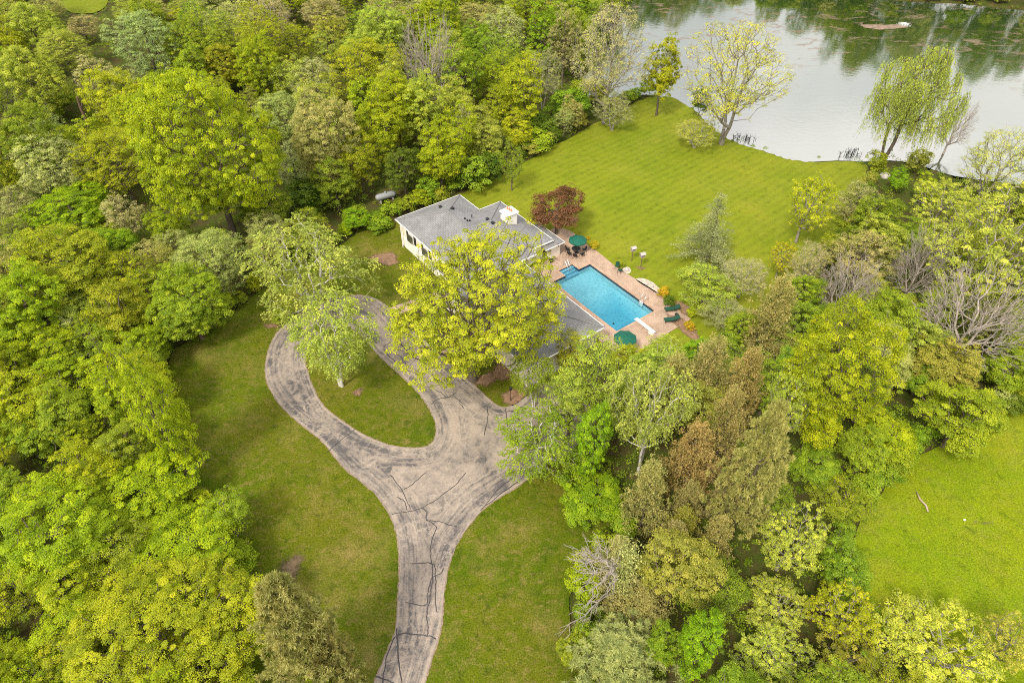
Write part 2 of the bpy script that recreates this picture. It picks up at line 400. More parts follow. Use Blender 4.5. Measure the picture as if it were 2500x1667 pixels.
M['tile'] = brick_mat('waterline_tile', (.015, .05, .10), (.03, .09, .15), (.05, .08, .1), .15, .15)
def pool_water():
    t = NT('pool_water'); v = t.obj(); tr = t.n('ShaderNodeBsdfTransparent'); g = t.n('ShaderNodeBsdfGlossy')
    tr.inputs['Color'].default_value = (.90, .97, .98, 1); g.inputs['Roughness'].default_value = .04
    bp = t.bump(t.noise(v, 2.2, 4, .6), .25, .05); t.l(bp, g.inputs['Normal'])
    fr = t.n('ShaderNodeFresnel'); fr.inputs['IOR'].default_value = 1.33; t.l(bp, fr.inputs['Normal'])
    m = t.n('ShaderNodeMixShader'); t.l(fr.outputs[0], m.inputs[0]); t.l(tr.outputs[0], m.inputs[1]); t.l(g.outputs[0], m.inputs[2])
    t.l(m.outputs[0], t.o.inputs['Surface'])
    va = t.n('ShaderNodeVolumeAbsorption'); va.inputs['Color'].default_value = (.46, .80, .88, 1); va.inputs['Density'].default_value = .64
    t.l(va.outputs[0], t.o.inputs['Volume']); return t.m
M['poolwater'] = pool_water()
RIP = at(1990, 340, .1)
def lake_water():
    t = NT('lake_water'); v = t.obj()
    d = t.n('ShaderNodeBsdfDiffuse'); g = t.n('ShaderNodeBsdfGlossy')
    g.inputs['Roughness'].default_value = .035; g.inputs['Color'].default_value = (.97, .96, .97, 1)
    h = t.math('ADD', t.noise(v, .9, 3, .55), t.math('MULTIPLY', t.noise(v, 4.0, 3, .6), .35))
    mp = t.n('ShaderNodeMapping'); mp.inputs['Location'].default_value = (-RIP[0], -RIP[1], 0)
    c = t.n('ShaderNodeTexCoord'); t.l(c.outputs['Object'], mp.inputs['Vector'])
    ln = t.n('ShaderNodeVectorMath'); ln.operation = 'LENGTH'; t.l(mp.outputs[0], ln.inputs[0])
    r_ = ln.outputs['Value']
    wv = t.math('SINE', t.math('MULTIPLY', r_, 7.5))
    fade = t.ramp(t.math('MULTIPLY', r_, .05), (.12, 0.0), (.3, 1.0), (.48, 0.0))
    h2 = t.math('ADD', t.math('MULTIPLY', h, 1.0), t.math('MULTIPLY', t.math('MULTIPLY', wv, fade), .06))
    bp = t.bump(h2, .10, .12); t.l(bp, g.inputs['Normal'])
    t.l(t.mix(t.noise(v, .05, 4), (.015, .036, .008), (.030, .055, .012)), d.inputs['Color'])
    fr = t.n('ShaderNodeFresnel'); fr.inputs['IOR'].default_value = 5.0; t.l(bp, fr.inputs['Normal'])
    m = t.n('ShaderNodeMixShader'); t.l(fr.outputs[0], m.inputs[0]); t.l(d.outputs[0], m.inputs[1]); t.l(g.outputs[0], m.inputs[2])
    # floating algae and seed scum
    al = t.n('ShaderNodeBsdfDiffuse'); t.l(t.mix(t.noise(v, 2, 3), (.13, .09, .06), (.25, .19, .15)), al.inputs['Color'])
    sx = t.n('ShaderNodeSeparateXYZ'); t.l(c.outputs['Object'], sx.inputs[0])
    far = t.ramp(t.math('MULTIPLY', sx.outputs['Y'], .005), (.66, 0.0), (.82, 1.0))
    a1 = t.ramp(t.noise(t.obj((.5, 1, 1)), .42, 9, .75, .8), (.53, 0.0), (.60, 1.0))
    a2 = t.ramp(t.noise(v, .06, 3), (.42, 0.0), (.55, 1.0))
    k = t.math('MULTIPLY', t.math('MULTIPLY', a1, a2), t.math('MULTIPLY_ADD', far, .75, .06))
    m2 = t.n('ShaderNodeMixShader'); t.l(k, m2.inputs[0]); t.l(m.outputs[0], m2.inputs[1]); t.l(al.outputs[0], m2.inputs[2])
    t.l(m2.outputs[0], t.o.inputs['Surface']); return t.m
M['lake'] = lake_water()

# ------------------------------------------------------------------ setting
LAKE_PX = [(1380, 222), (1430, 240), (1500, 238), (1560, 232), (1620, 238), (1675, 262), (1705, 292), (1735, 318), (1762, 332), (1790, 347), (1850, 366),
           (1920, 389), (1985, 397), (2090, 396), (2170, 392), (2240, 402), (2330, 430), (2500, 455), (2800, 520)]
shore = [tuple(at(a, b, .1)[:2]) for a, b in curve(LAKE_PX, 3, False)]
LAKE = shore + [(150, 120), (150, 178), (118, 190), (84, 196), (60, 214), (34, 216), (25, 205), (27, 180), (22, 160), (12, 135)]
BACK_PX = [(1080, 500), (1108, 478), (1165, 455), (1228, 428), (1290, 392), (1340, 362), (1400, 332), (1455, 300), (1500, 285), (1530, 262), (1560, 246),
           (1600, 236), (1645, 240), (1682, 262), (1708, 290), (1738, 317), (1790, 348), (1850, 367), (1920, 390), (1985, 398), (2090, 397),
           (2112, 420), (2095, 470), (2060, 540), (2010, 610), (1950, 680), (1890, 740), (1820, 800), (1750, 850), (1660, 890), (1570, 900), (1480, 880), (1400, 800), (1400, 740), (1300, 660), (1180, 560)]
FRONT_PX = [(1080, 510), (985, 530), (930, 548), (880, 560), (830, 600), (720, 650), (640, 706), (600, 738), (545, 778), (480, 820), (415, 868), (412, 950), (435, 1050),
            (470, 1180), (540, 1250), (580, 1330), (610, 1420), (620, 1500), (660, 1730), (1420, 1730), (1400, 1600), (1390, 1480), (1425, 1380),
            (1490, 1310), (1480, 1230), (1430, 1170), (1400, 1100), (1500, 980), (1400, 860), (1300, 760), (1180, 660), (1090, 560)]
SIDE_PX = [(2620, 930), (2480, 985), (2380, 1030), (2290, 1085), (2210, 1140), (2150, 1200), (2100, 1280), (2075, 1370), (2090, 1450), (2150, 1530), (2260, 1640), (2420, 1740), (2900, 1760), (2900, 1100)]
CLEAR_PX = [(120, -40), (140, 10), (165, 28), (200, 34), (240, 28), (262, 5), (270, -40)]
OUT_PX = [(880, 1760), (913, 1668), (954, 1571), (967, 1532), (972, 1464), (976, 1393), (972, 1321), (954, 1260), (911, 1200), (840, 1141), (787, 1077), (723, 1026), (680, 983),
          (656, 941), (648, 904), (654, 861), (672, 819), (702, 788), (744, 758), (808, 731), (862, 721), (909, 727), (941, 745), (967, 771), (1020, 818), (1074, 866), (1127, 914),
          (1169, 951), (1201, 981), (1222, 993), (1246, 992), (1265, 983), (1310, 950), (1360, 930), (1420, 955), (1450, 1010), (1440, 1060), (1385, 1108), (1330, 1138),
          (1268, 1184), (1220, 1214), (1179, 1243), (1140, 1289), (1111, 1336), (1093, 1389), (1083, 1453), (1076, 1532), (1054, 1607), (1036, 1668), (1010, 1760)]
ISL_PX = [(747, 854), (745, 885), (753, 915), (771, 961), (796, 998), (845, 1035), (894, 1065), (952, 1087), (1007, 1094), (1044, 1089), (1062, 1070), (1065, 1038), (1050, 1001), (1028, 967),
          (998, 934), (967, 906), (937, 879), (909, 851), (888, 826), (866, 806), (838, 797), (800, 806), (768, 826)]
BACK, FRONT, SIDE, CLEAR = (pxpoly(p) for p in (BACK_PX, FRONT_PX, SIDE_PX, CLEAR_PX))
DRIVE = pxpoly(curve(OUT_PX, 3)); ISLE = pxpoly(curve(ISL_PX, 3))
PATIO_UV = [(-4.2, -3.6), (-4.2, -9.3), (13.2, -9.3), (16.6, -9.3)]
for a, b in [(1601, 832), (1687, 779), (1644, 747), (1603, 713), (1558, 685), (1523, 664), (1503, 651), (1456, 612), (1442, 605), (1420, 584), (1396, 566), (1360, 552)]:
    p = at(a, b, 1.3)[:2] - HO; PATIO_UV.append((float(p @ HU), float(p @ HV)))
PATIO_UV += [(-9.0, -2.8)]
PATIO = [uv2w(*p) for p in PATIO_UV]
POOL_UV = [(0, 0), (12.3, 0), (12.3, -6.55), (0, -6.55), (0, -4.45), (-1.4, -4.45), (-1.4, -2.0), (0, -2.0)]
POOL = [uv2w(*p) for p in POOL_UV]
POOL_BIG = [uv2w(*p) for p in [(-2.1, .7), (13.0, .7), (13.0, -7.2), (-2.1, -7.2)]]

# ground: one sheet to the horizon, dropped under the lake and the pool
gx = np.concatenate([[-900, -500, -320, -220], np.arange(-160, 171, 1.5), [230, 320, 500, 900]])
gy = np.concatenate([[-500, -200, -80, -20], np.arange(4, 245, 1.5), [290, 380, 550, 1000]])
X, Y = np.meshgrid(gx, gy); P2 = np.stack([X.ravel(), Y.ravel()], 1)
Z = zg(P2[:, 0], P2[:, 1]) - .16
rr = np.random.default_rng(3)
Z -= np.where(pip(P2, LAKE), 1.6, 0); Z = np.where(pip(P2, POOL_BIG), -3.5, Z)
inside_soft = np.zeros(len(P2), bool)
for q in (BACK, FRONT, SIDE, CLEAR, PATIO): inside_soft |= pip(P2, q)
Z += np.where(inside_soft | pip(P2, LAKE), 0, rr.uniform(-.05, .25, len(P2)))
nx = len(gx); ii = np.arange(len(P2)).reshape(len(gy), nx)
Q = np.stack([ii[:-1, :-1], ii[:-1, 1:], ii[1:, 1:], ii[1:, :-1]], -1).reshape(-1, 4)
tag(link('ground', mesh_np('ground', np.column_stack([P2, Z]), [Q], [M['floor']], smooth_=True)), 'brown leaf littered woodland floor under the trees', 'ground', kind='structure')
V, T = sheet_mesh('lake', LAKE, (), 0, 12.0, zf=lambda P: np.full(len(P), .12))
tag(link('lake', mesh_np('lake', V, [T], [M['lake']])), 'still lake mirroring the clouds and the far trees', 'lake', kind='structure')
def bumpy(poly, seed):                       # lawn outline with a slightly ragged edge
    rr_ = random.Random(seed); c = curve(poly, 4); return [(x + rr_.uniform(-.25, .25), y + rr_.uniform(-.25, .25)) for x, y in c]
tag(sheet('back_lawn', bumpy(BACK, 1), M['back'], [PATIO]), 'mown lawn with faint stripes running down to the lake', 'lawn', kind='structure')
bk = curve(BACK_PX[13:23], 8, False); bp_ = np.array([at(a, b_)[:2] for a, b_ in bk]); dn_ = np.gradient(bp_, axis=0); dn_ /= np.linalg.norm(dn_, axis=1)[:, None]
on_ = np.stack([-dn_[:, 1], dn_[:, 0]], 1); on_ *= np.sign(np.sum(on_ * (np.array(LAKE).mean(0) - bp_), axis=1))[:, None]; rr = np.random.default_rng(6); V = []
for p, q in zip(bp_, on_):
    wd = rr.uniform(.8, 1.5)
    for f_, dz_ in ((-.5, 0.0), (0.15, .02), (.6, None), (1.6, None)):
        a = p + q * wd * f_; z0 = float(zg(*p)); V.append((a[0], a[1], z0 + dz_ + .004 if dz_ is not None else (z0 * .55 if f_ < 1 else -.25)))
F = [(4 * i + k, 4 * i + k + 1, 4 * i + k + 5, 4 * i + k + 4) for i in range(len(bp_) - 1) for k in range(3)]
tag(link('lake_bank', mesh_np('lake_bank', V, [np.array(F)], [M['back']], smooth_=True)), 'grassy bank sloping from the lawn into the lake', 'bank', kind='structure')
tag(sheet('front_lawn', bumpy(FRONT, 2), M['lawn'], dz=.012), 'mottled lawn around the driveway loop', 'lawn', kind='structure')
tag(sheet('meadow_lawn', bumpy(SIDE, 3), M['meadow'], dz=.006), 'bright yellow green lawn beyond the right hand trees', 'lawn', kind='structure')
tag(sheet('clearing', bumpy(CLEAR, 4), M['back'], dz=.02), 'small bright grass clearing far back in the woods', 'lawn', kind='structure')
# driveway with its crack sealant in the same mesh
CR = [[(830, 135), (760, 215), (650, 300), (530, 375), (480, 388), (330, 415)], [(320, 150), (400, 260), (455, 380)], [(530, 375), (565, 400), (565, 455), (650, 465), (720, 490), (770, 495)],
      [(565, 455), (630, 500), (610, 570), (590, 640), (600, 750), (605, 850), (590, 980), (565, 1100), (575, 1180), (570, 1245)], [(450, 755), (600, 752), (625, 830), (625, 960), (635, 1090)],
      [(420, 1015), (555, 1035), (575, 940), (600, 850), (660, 820), (680, 785)], [(375, 1245), (395, 1228), (570, 1245), (630, 1265)], [(350, 1250), (290, 1400), (265, 1568)],
      [(362, 1190), (375, 1400), (395, 1568)], [(220, 1520), (345, 1565)], [(965, 355), (1030, 270), (1100, 205), (1160, 170)], [(930, 390), (1060, 285), (1200, 185)], [(410, 245), (470, 210), (560, 130)],
      [(360, 300), (410, 325), (430, 385)]]
CRK = [[(840 + a / 2.8, 1107 + b / 2.8) for a, b in c] for c in CR]
CR2 = [[(1160, 640), (1110, 670), (1105, 710), (1160, 765), (1230, 835)], [(1185, 725), (1240, 760), (1300, 835), (1370, 870), (1390, 905)], [(1510, 1020), (1570, 1050), (1610, 1080), (1675, 1043)],
       [(1480, 1135), (1530, 1095), (1610, 1080), (1660, 1075), (1700, 1105), (1730, 1130)], [(1700, 1120), (1740, 1165)], [(1895, 1155), (1925, 1160), (1930, 1260), (1900, 1380)],
       [(2075, 1165), (2080, 1250), (2095, 1320)], [(2080, 1195), (2160, 1180)], [(650, 1520), (690, 1480), (800, 1390), (880, 1330)]]
CRK += [[(600 + a * .306, 640 + b * .306) for a, b in c] for c in CR2]
dV, dT = sheet_mesh('driveway', DRIVE, [ISLE], .045, .9)
dd = np.full(len(dV), 9.0)
for Pl in (np.array(DRIVE), np.array(ISLE)):
    for a_, b_ in zip(Pl, np.roll(Pl, -1, 0)):
        e = b_ - a_; t_ = np.clip(((dV[:, :2] - a_) @ e) / (e @ e + 1e-9), 0, 1); dd = np.minimum(dd, np.linalg.norm(dV[:, :2] - a_ - t_[:, None] * e, axis=1))
vs_, fs_ = [], []; rr = random.Random(5)
for k, c in enumerate(CRK):
    W = np.array([at(a, b)[:2] for a, b in curve(c, 5, False)]); W = W + np.array([[rr.uniform(-.05, .05), rr.uniform(-.05, .05)] for _ in W])
    d = np.gradient(W, axis=0); d /= np.linalg.norm(d, axis=1)[:, None] + 1e-9; nrm = np.stack([-d[:, 1], d[:, 0]], 1)
    o = len(vs_)
    for i, (p, q) in enumerate(zip(W, nrm)):
        h = rr.uniform(.03, .048) * (1.3 if 6 <= k <= 9 else 1)
        for s_ in (1, -1): a = p + q * h * s_; vs_.append((a[0], a[1], float(zg(a[0], a[1])) + .052 + .0008 * (k % 5)))
    for i in range(len(W) - 1): fs_.append((o + 2 * i + 1, o + 2 * i + 3, o + 2 * i + 2, o + 2 * i))
me = mesh_np('driveway', np.vstack([dV, np.array(vs_)]), [dT, np.array(fs_) + len(dV)], [M['asphalt'], M['sealant']], np.r_[np.zeros(len(dT)), np.ones(len(fs_))], attr=np.r_[np.clip(dd / 3.2, 0, 1), np.zeros(len(vs_))])
tag(link('driveway', me), 'worn grey asphalt driveway looping round a grass island', 'driveway', kind='structure')
# narrow strip of bare soil along the driveway edge
def strip(poly, off, wid, seed):
    rr_ = random.Random(seed); P = np.array(poly); d = np.roll(P, -1, 0) - np.roll(P, 1, 0); d /= np.linalg.norm(d, axis=1)[:, None]
    nrm = np.stack([d[:, 1], -d[:, 0]], 1); area = np.sum(P[:, 0] * np.roll(P[:, 1], -1) - np.roll(P[:, 0], -1) * P[:, 1])
    if area < 0: nrm = -nrm
    V = []; n = len(P)
    for p, q in zip(P, nrm):
        a = p - q * .12 * off; b = p + q * off * (wid * rr_.uniform(.35, 1.25))
        V += [(a[0], a[1], float(zg(*a)) + .034), (b[0], b[1], float(zg(*b)) + .034)]
    F = [(2 * i, 2 * ((i + 1) % n), 2 * ((i + 1) % n) + 1, 2 * i + 1) for i in range(n)]
    if (area < 0) == (off > 0): F = [f[::-1] for f in F]
    return np.array(V), np.array(F)
a, fa = strip(pxpoly(curve(OUT_PX, 9)), 1, .13, 1); b, fb = strip(pxpoly(curve(ISL_PX, 9)), -1, .13, 2)
tag(link('soil_edge', mesh_np('soil_edge', np.vstack([a, b]), [fa, fb + len(a)], [M['soil']])), 'thin strip of reddish bare soil along the driveway edge', 'ground', kind='structure')
tag(sheet('garden_path', pxpoly([(950, 752), (985, 740), (1010, 731), (1060, 712), (1078, 726), (1030, 745), (990, 762), (971, 773)]), M['path'], dz=.03, step=1), 'pinkish paved path from the driveway to the house', 'path', kind='structure')
tag(sheet('garden_path', pxpoly([(1072, 862), (1115, 838), (1150, 818), (1164, 828), (1128, 850), (1086, 874)]), M['path'], dz=.03, step=1), 'pinkish paved path under the spreading tree', 'path', kind='structure')
for i, (px_, py_, rx, ry, m, lb) in enumerate([
        (874, 957, 1.0, .85, 'mulch', 'ring of reddish mulch round the island birch'), (1183, 926, 1.7, 1.5, 'mulch', 'mulch ring under the big spreading tree'),
        (1262, 968, 2.1, 1.7, 'mulch', 'mulch bed beside the lamp post by the driveway'), (1240, 903, 1.8, 2.6, 'mulch', 'mulch bed along the garage wall'),
        (668, 795, 1.6, .8, 'mulch', 'mulch bed under the low shrub by the driveway bend'), (940, 632, 2.6, 1.6, 'mulch', 'pinkish mulch bed at the left corner of the house'),
        (712, 1385, 1.75, 1.7, 'dirt', 'bare brown dirt patch in the lawn by the pine'), (1565, 655, .85, .75, 'mulch', 'mulch disc at the foot of the nearer birdhouse'),
        (2405, 1275, 1.5, .7, 'dirt', 'pale worn patch in the bright lawn beside the white ball'), (1248, 455, 1.2, .5, 'dirt', 'bare patch in the back lawn near the woods'), (1370, 530, 2.4, 2.2, 'mulch', 'mulch bed under the red leaved tree'),
        (1672, 800, 3.2, 1.3, 'mulch', 'mulch bed beyond the patio corner with golden shrubs'), (1668, 752, 1.8, 1.1, 'mulch', 'mulch bed beside the sun loungers')]):
    p = at(px_, py_); tag(sheet('mulch_bed' if m == 'mulch' else 'dirt_patch', blob(p[0], p[1], rx, ry, 40, .3, i, HANG if i > 10 else 0), M['bed' if m == 'mulch' else m], dz=.03 + .002 * i, step=.35, rim=2.0 if m == 'dirt' else 1.1), lb, 'flower bed' if m == 'mulch' else 'ground', kind='structure')
g = pxpoly(curve([(1553, 681), (1572, 680), (1594, 690), (1606, 701), (1616, 710), (1604, 716), (1580, 702), (1560, 690)], 3))
tag(sheet('gravel_bed', g, M['gravel'], dz=.04, step=.8), 'pale gravel bed between the patio and the back lawn', 'flower bed', kind='structure')
g = pxpoly(curve([(1516, 659), (1532, 652), (1541, 660), (1536, 668), (1527, 667)], 3))
tag(sheet('gravel_bed', g, M['gravel'], dz=.04, step=.8), 'small pale stone bed beside the green patio armchairs', 'flower bed', kind='structure')

# patio, in the house frame, raised on a brick edge
def house_poly_mesh(name, poly, holes, z, mats, skirt=0.0):
    V, T = sheet_mesh(name, poly, holes, 0, 2.5, zf=lambda P: np.full(len(P), z))
    V = list(map(tuple, V)); F4 = []
    if skirt:
        n = len(poly)
        A = sum(poly[i][0] * poly[(i + 1) % n][1] - poly[(i + 1) % n][0] * poly[i][1] for i in range(n))
        for i in range(n):
            a, b = poly[i], poly[(i + 1) % n]; o = len(V)
            V += [(a[0], a[1], z), (b[0], b[1], z), (b[0], b[1], z - skirt), (a[0], a[1], z - skirt)]
            F4.append((o + 3, o + 2, o + 1, o) if A > 0 else (o, o + 1, o + 2, o + 3))
    mi = np.r_[np.zeros(len(T)), np.ones(len(F4))]
    return mesh_np(name, V, [T] + ([np.array(F4)] if F4 else []), mats, mi)
patio = link('patio', house_poly_mesh('patio', PATIO_UV, [POOL_UV], 0, [M['paver'], M['curb']], .6), None, (HO[0], HO[1], 1.34), HANG)
tag(patio, 'pinkish brick paved patio around the swimming pool', 'patio', kind='structure')

# ------------------------------------------------------------------ swimming pool
pu, pv = 6.1, -3.3
px0, py0 = uv2w(pu, pv)
pool = thing('swimming_pool', 'blue rectangular swimming pool with corner steps set in the brick patio', 'pool', (px0, py0, 1.34), HANG)
def Lp(u, v, z): return (u - pu, v - pv, z)
WL = -.10
b = MB()        # floor: shallow shelf, slope, deep hopper with sloping sides, far slope
us = [0, 4.6, 7.6, 10.3, 12.3]; zs = [-1.05, -1.15, -2.3, -2.3, -1.15]; ins = [0.0, 0.0, 1.5, 1.5, 0.0]
for i in range(4):
    for (a0, a1) in ((0, 1),):
        o0, o1 = ins[i], ins[i + 1]
        b.add([Lp(us[i], -6.55 + o0, zs[i]), Lp(us[i + 1], -6.55 + o1, zs[i + 1]), Lp(us[i + 1], -o1, zs[i + 1]), Lp(us[i], -o0, zs[i])], [(0, 1, 2, 3)])
        for s0, s1 in ((-6.55, 1), (0, -1)):
            if o0 or o1:
                q = [Lp(us[i], s0, -1.15), Lp(us[i + 1], s0, -1.15), Lp(us[i + 1], s0 + s1 * o1, zs[i + 1]), Lp(us[i], s0 + s1 * o0, zs[i])]
                b.add(q, [(0, 1, 2, 3) if s1 > 0 else (3, 2, 1, 0)])
W4 = [(0, -6.55), (12.3, -6.55), (12.3, 0), (0, 0)]
for i in range(4):
    (u0, v0), (u1, v1) = W4[i], W4[(i + 1) % 4]
    segs = [((u0, v0), (u1, v1), -1.35, 0)]
    if i == 3: segs = [((0, 0), (0, -2.0), -1.35, 0), ((0, -4.45), (0, -6.55), -1.35, 0), ((0, -2.0), (0, -4.45), -1.35, -.80)]
    for (a, c, zb, zt) in segs: b.add([Lp(*a, zb), Lp(*c, zb), Lp(*c, zt), Lp(*a, zt)], [(0, 1, 2, 3) if i == 3 else (3, 2, 1, 0)])
b.build('basin', M['liner'], pool)
b = MB()        # steps in the bay
for k, (u0, u1, z) in enumerate([(-1.4, -.93, -.22), (-.93, -.46, -.42), (-.46, 0.02, -.64)]):
    zb = [-.42, -.64, -.85][k]
    b.add([Lp(u0, -4.45, z), Lp(u1, -4.45, z), Lp(u1, -2, z), Lp(u0, -2, z), Lp(u1, -4.45, zb), Lp(u1, -2, zb)], [(0, 1, 2, 3), (1, 4, 5, 2)])
for (a, c) in (((-1.4, -2), (-1.4, -4.45)), ((-1.4, -4.45), (0, -4.45)), ((0, -2), (-1.4, -2))):
    b.add([Lp(*a, -.9), Lp(*c, -.9), Lp(*c, 0), Lp(*a, 0)], [(0, 1, 2, 3)])
b.build('steps', M['step'], pool)
b = MB()        # waterline tile
for i in range(8):
    (u0, v0), (u1, v1) = POOL_UV[i], POOL_UV[(i + 1) % 8]
    du, dv = u1 - u0, v1 - v0; l_ = math.hypot(du, dv); nx_, ny_ = dv / l_ * .006, -du / l_ * .006
    b.add([Lp(u0 + nx_, v0 + ny_, -.42), Lp(u1 + nx_, v1 + ny_, -.42), Lp(u1 + nx_, v1 + ny_, -.012), Lp(u0 + nx_, v0 + ny_, -.012)], [(0, 1, 2, 3)])
b.build('waterline_tile', M['tile'], pool)
b = MB()        # coping stones: a slim rim that stands 2 cm proud of the patio
n = 8
def offs(poly, d):
    o = []
    for i in range(len(poly)):
        p0, p1, p2 = (np.array(poly[(i + k) % len(poly)]) for k in (-1, 0, 1))
        e1 = (p1 - p0) / np.linalg.norm(p1 - p0); e2 = (p2 - p1) / np.linalg.norm(p2 - p1)
        n1 = np.array([-e1[1], e1[0]]); n2 = np.array([-e2[1], e2[0]]); o.append(p1 + d * (n1 + n2) / (1 + n1 @ n2))
    return o
Cin, Cout = offs(POOL_UV, -.03), offs(POOL_UV, .30)
for i in range(8):
    a, c, d, e = Cin[i], Cin[(i + 1) % 8], Cout[(i + 1) % 8], Cout[i]
    b.add([Lp(*a, .02), Lp(*c, .02), Lp(*d, .02), Lp(*e, .02), Lp(*a, -.04), Lp(*c, -.04), Lp(*d, -.02), Lp(*e, -.02)], [(0, 1, 2, 3), (0, 4, 5, 1), (2, 6, 7, 3)])
b.build('coping', M['coping'], pool)
b = MB(); b.box(Lp(6.15, -3.28, (WL - 3.2) / 2), (12.5, 6.75, 3.2 + WL)); b.box(Lp(-.75, -3.22, (WL - 3.2) / 2), (1.5, 2.6, 3.2 + WL))
b = MB()        # one closed body of water
P_ = [(q[0], q[1]) for q in offs(POOL_UV, .06)]
b.add([Lp(*p, WL) for p in P_] + [Lp(*p, -3.0) for p in P_], [tuple(range(8))[::-1], tuple(range(8, 16))] + [(i, (i + 1) % 8, 8 + (i + 1) % 8, 8 + i) for i in range(8)])
b.build('water', M['poolwater'], pool)
for s_ in (-2.75, -3.15):
    MB().tube([Lp(-2.0, s_, 0), Lp(-1.95, s_, .75), Lp(-1.85, s_, .88), Lp(-1.6, s_, .85), Lp(-.7, s_, -.1), Lp(-.6, s_, -.4)], .035, 8).build('handrail', M['steel'], pool, sm=True)
for s_ in (9.75, 10.3):
    MB().tube([Lp(s_, .75, 0), Lp(s_, .72, .7), Lp(s_, .55, .86), Lp(s_, .2, .80), Lp(s_, -.10, .3), Lp(s_, -.14, -.9)], .035, 8).build('ladder_rail', M['steel'], pool, sm=True)
b = MB()
for z in (-.02, -.3, -.58): b.box(Lp(10.025, -.14, z), (.53, .13, .05))
b.build('ladder_tread', M['white'], pool)
MB().lathe([(0, 0.012), (.16, .012), (.17, 0)], Lp(6.6, -6.95, .02), 16).build('skimmer_lid', M['terracotta'], pool)
MB().lathe([(0, .02), (.14, .02), (.15, 0)], Lp(9.2, -3.9, -2.3), 14).build('drain', M['dark'], pool)

# diving board
bx, by = uv2w(14.3, -3.5)
dvb = thing('diving_board', 'white diving board on low stand at the deep end of the pool', 'diving board', (bx, by, 1.34), HANG)
MB().box((-.35, 0, .56), (3.2, .50, .06), 0, R(1.2)).build('board', M['white'], dvb, .02)
b = MB(); b.box((.85, 0, .26), (.7, .42, .52)); b.build('stand', M['white'], dvb, .03)
b = MB(); b.tube([(-.55, -.2, 0), (-.45, -.2, .45), (-.45, .2, .45), (-.55, .2, 0)], .035, 8); b.build('fulcrum', M['steel'], dvb, sm=True)

# ------------------------------------------------------------------ house (house frame; EZ eave height)
EZ, PT = 4.1, .36
hu0, hv0 = -7.0, -12.0
hx, hy = uv2w(hu0, hv0)
house = thing('house', 'white house with grey hipped roofs and a white chimney beside the pool', 'house', (hx, hy, 0), HANG)
def Lh(u, v, z): return (u - hu0, v - hv0, z)
def hip(mb, caps, trim, u0, u1, v0, v1, ez, ends=(1, 1)):
    """hip roof over a rectangle whose ridge follows its longer side"""
    along_u = (u1 - u0) >= (v1 - v0); h = (v1 - v0) / 2 if along_u else (u1 - u0) / 2; rz = ez + h * PT; th = .16
    if along_u: R0, R1 = (u0 + h, v0 + h), (u1 - h, v0 + h)
    else: R0, R1 = (u0 + h, v0 + h), (u0 + h, v1 - h)
    A, B, C, D = (u0, v0), (u1, v0), (u1, v1), (u0, v1)
    faces = [((A, B), (R1, R0)), ((B, C), (R1,)), ((C, D), (R0, R1)), ((D, A), (R0,))] if along_u else [((A, B), (R0,)), ((B, C), (R1, R0)), ((C, D), (R1,)), ((D, A), (R0, R1))]
    for (e, r) in faces:
        pts = [Lh(*e[0], ez), Lh(*e[1], ez)] + [Lh(*p, rz) for p in r]
        a, c = np.array(pts[0]), np.array(pts[1]); d = (c - a) / np.linalg.norm(c - a)
        up = np.cross(np.cross(d, np.array(pts[2]) - a), d); up /= np.linalg.norm(up)
        mb.add(pts, [tuple(range(len(pts)))], [[(float((np.array(p) - a) @ d), float((np.array(p) - a) @ up)) for p in pts]])
    for p, q in ((R0, A), (R0, D), (R1, B), (R1, C)) if along_u else ((R0, A), (R0, B), (R1, C), (R1, D)):
        caps.tube([Lh(*p, rz + .01), Lh(*q, ez + .01)], .11, 6)
    caps.tube([Lh(*R0, rz + .01), Lh(*R1, rz + .01)], .11, 6)
    for p, q in ((A, B), (B, C), (C, D), (D, A)):        # white fascia and gutter
        du, dv = q[0] - p[0], q[1] - p[1]; l_ = math.hypot(du, dv); cx, cy = (p[0] + q[0]) / 2 + dv / l_ * .03, (p[1] + q[1]) / 2 - du / l_ * .03
        trim.box(Lh(cx, cy, ez - .07), (l_ + .12, .07, .17), math.atan2(dv, du))
    trim.add([Lh(u0, v0, ez - .14), Lh(u1, v0, ez - .14), Lh(u1, v1, ez - .14), Lh(u0, v1, ez - .14)], [(3, 2, 1, 0)])
roof, caps, trim = MB(), MB(), MB()
hip(roof, caps, trim, -21.75, -3.2, -17.72, -6.80, EZ)
hip(roof, caps, trim, -16.65, -4.40, -17.45, -3.05, EZ)
hip(roof, caps, trim, -5.60, 12.95, -20.85, -9.45, EZ - .02)
ro = roof.build('roof', M['shingle'], house)
caps.build('ridge_cap', plain('ridge_shingle', (.20, .196, .198), .9), ro); trim.build('gutter', M['white'], house)
wl = MB()
for (u0, u1, v0, v1) in ((-20.9, -4.2, -17.42, -7.4), (-16.1, -4.95, -15, -3.6), (-5.0, 12.3, -20.2, -10.05)):
    wl.box(Lh((u0 + u1) / 2, (v0 + v1) / 2, (EZ - .15 - .5) / 2), (u1 - u0, v1 - v0, EZ - .15 + .5))
wall = wl.build('wall', M['siding'], house)
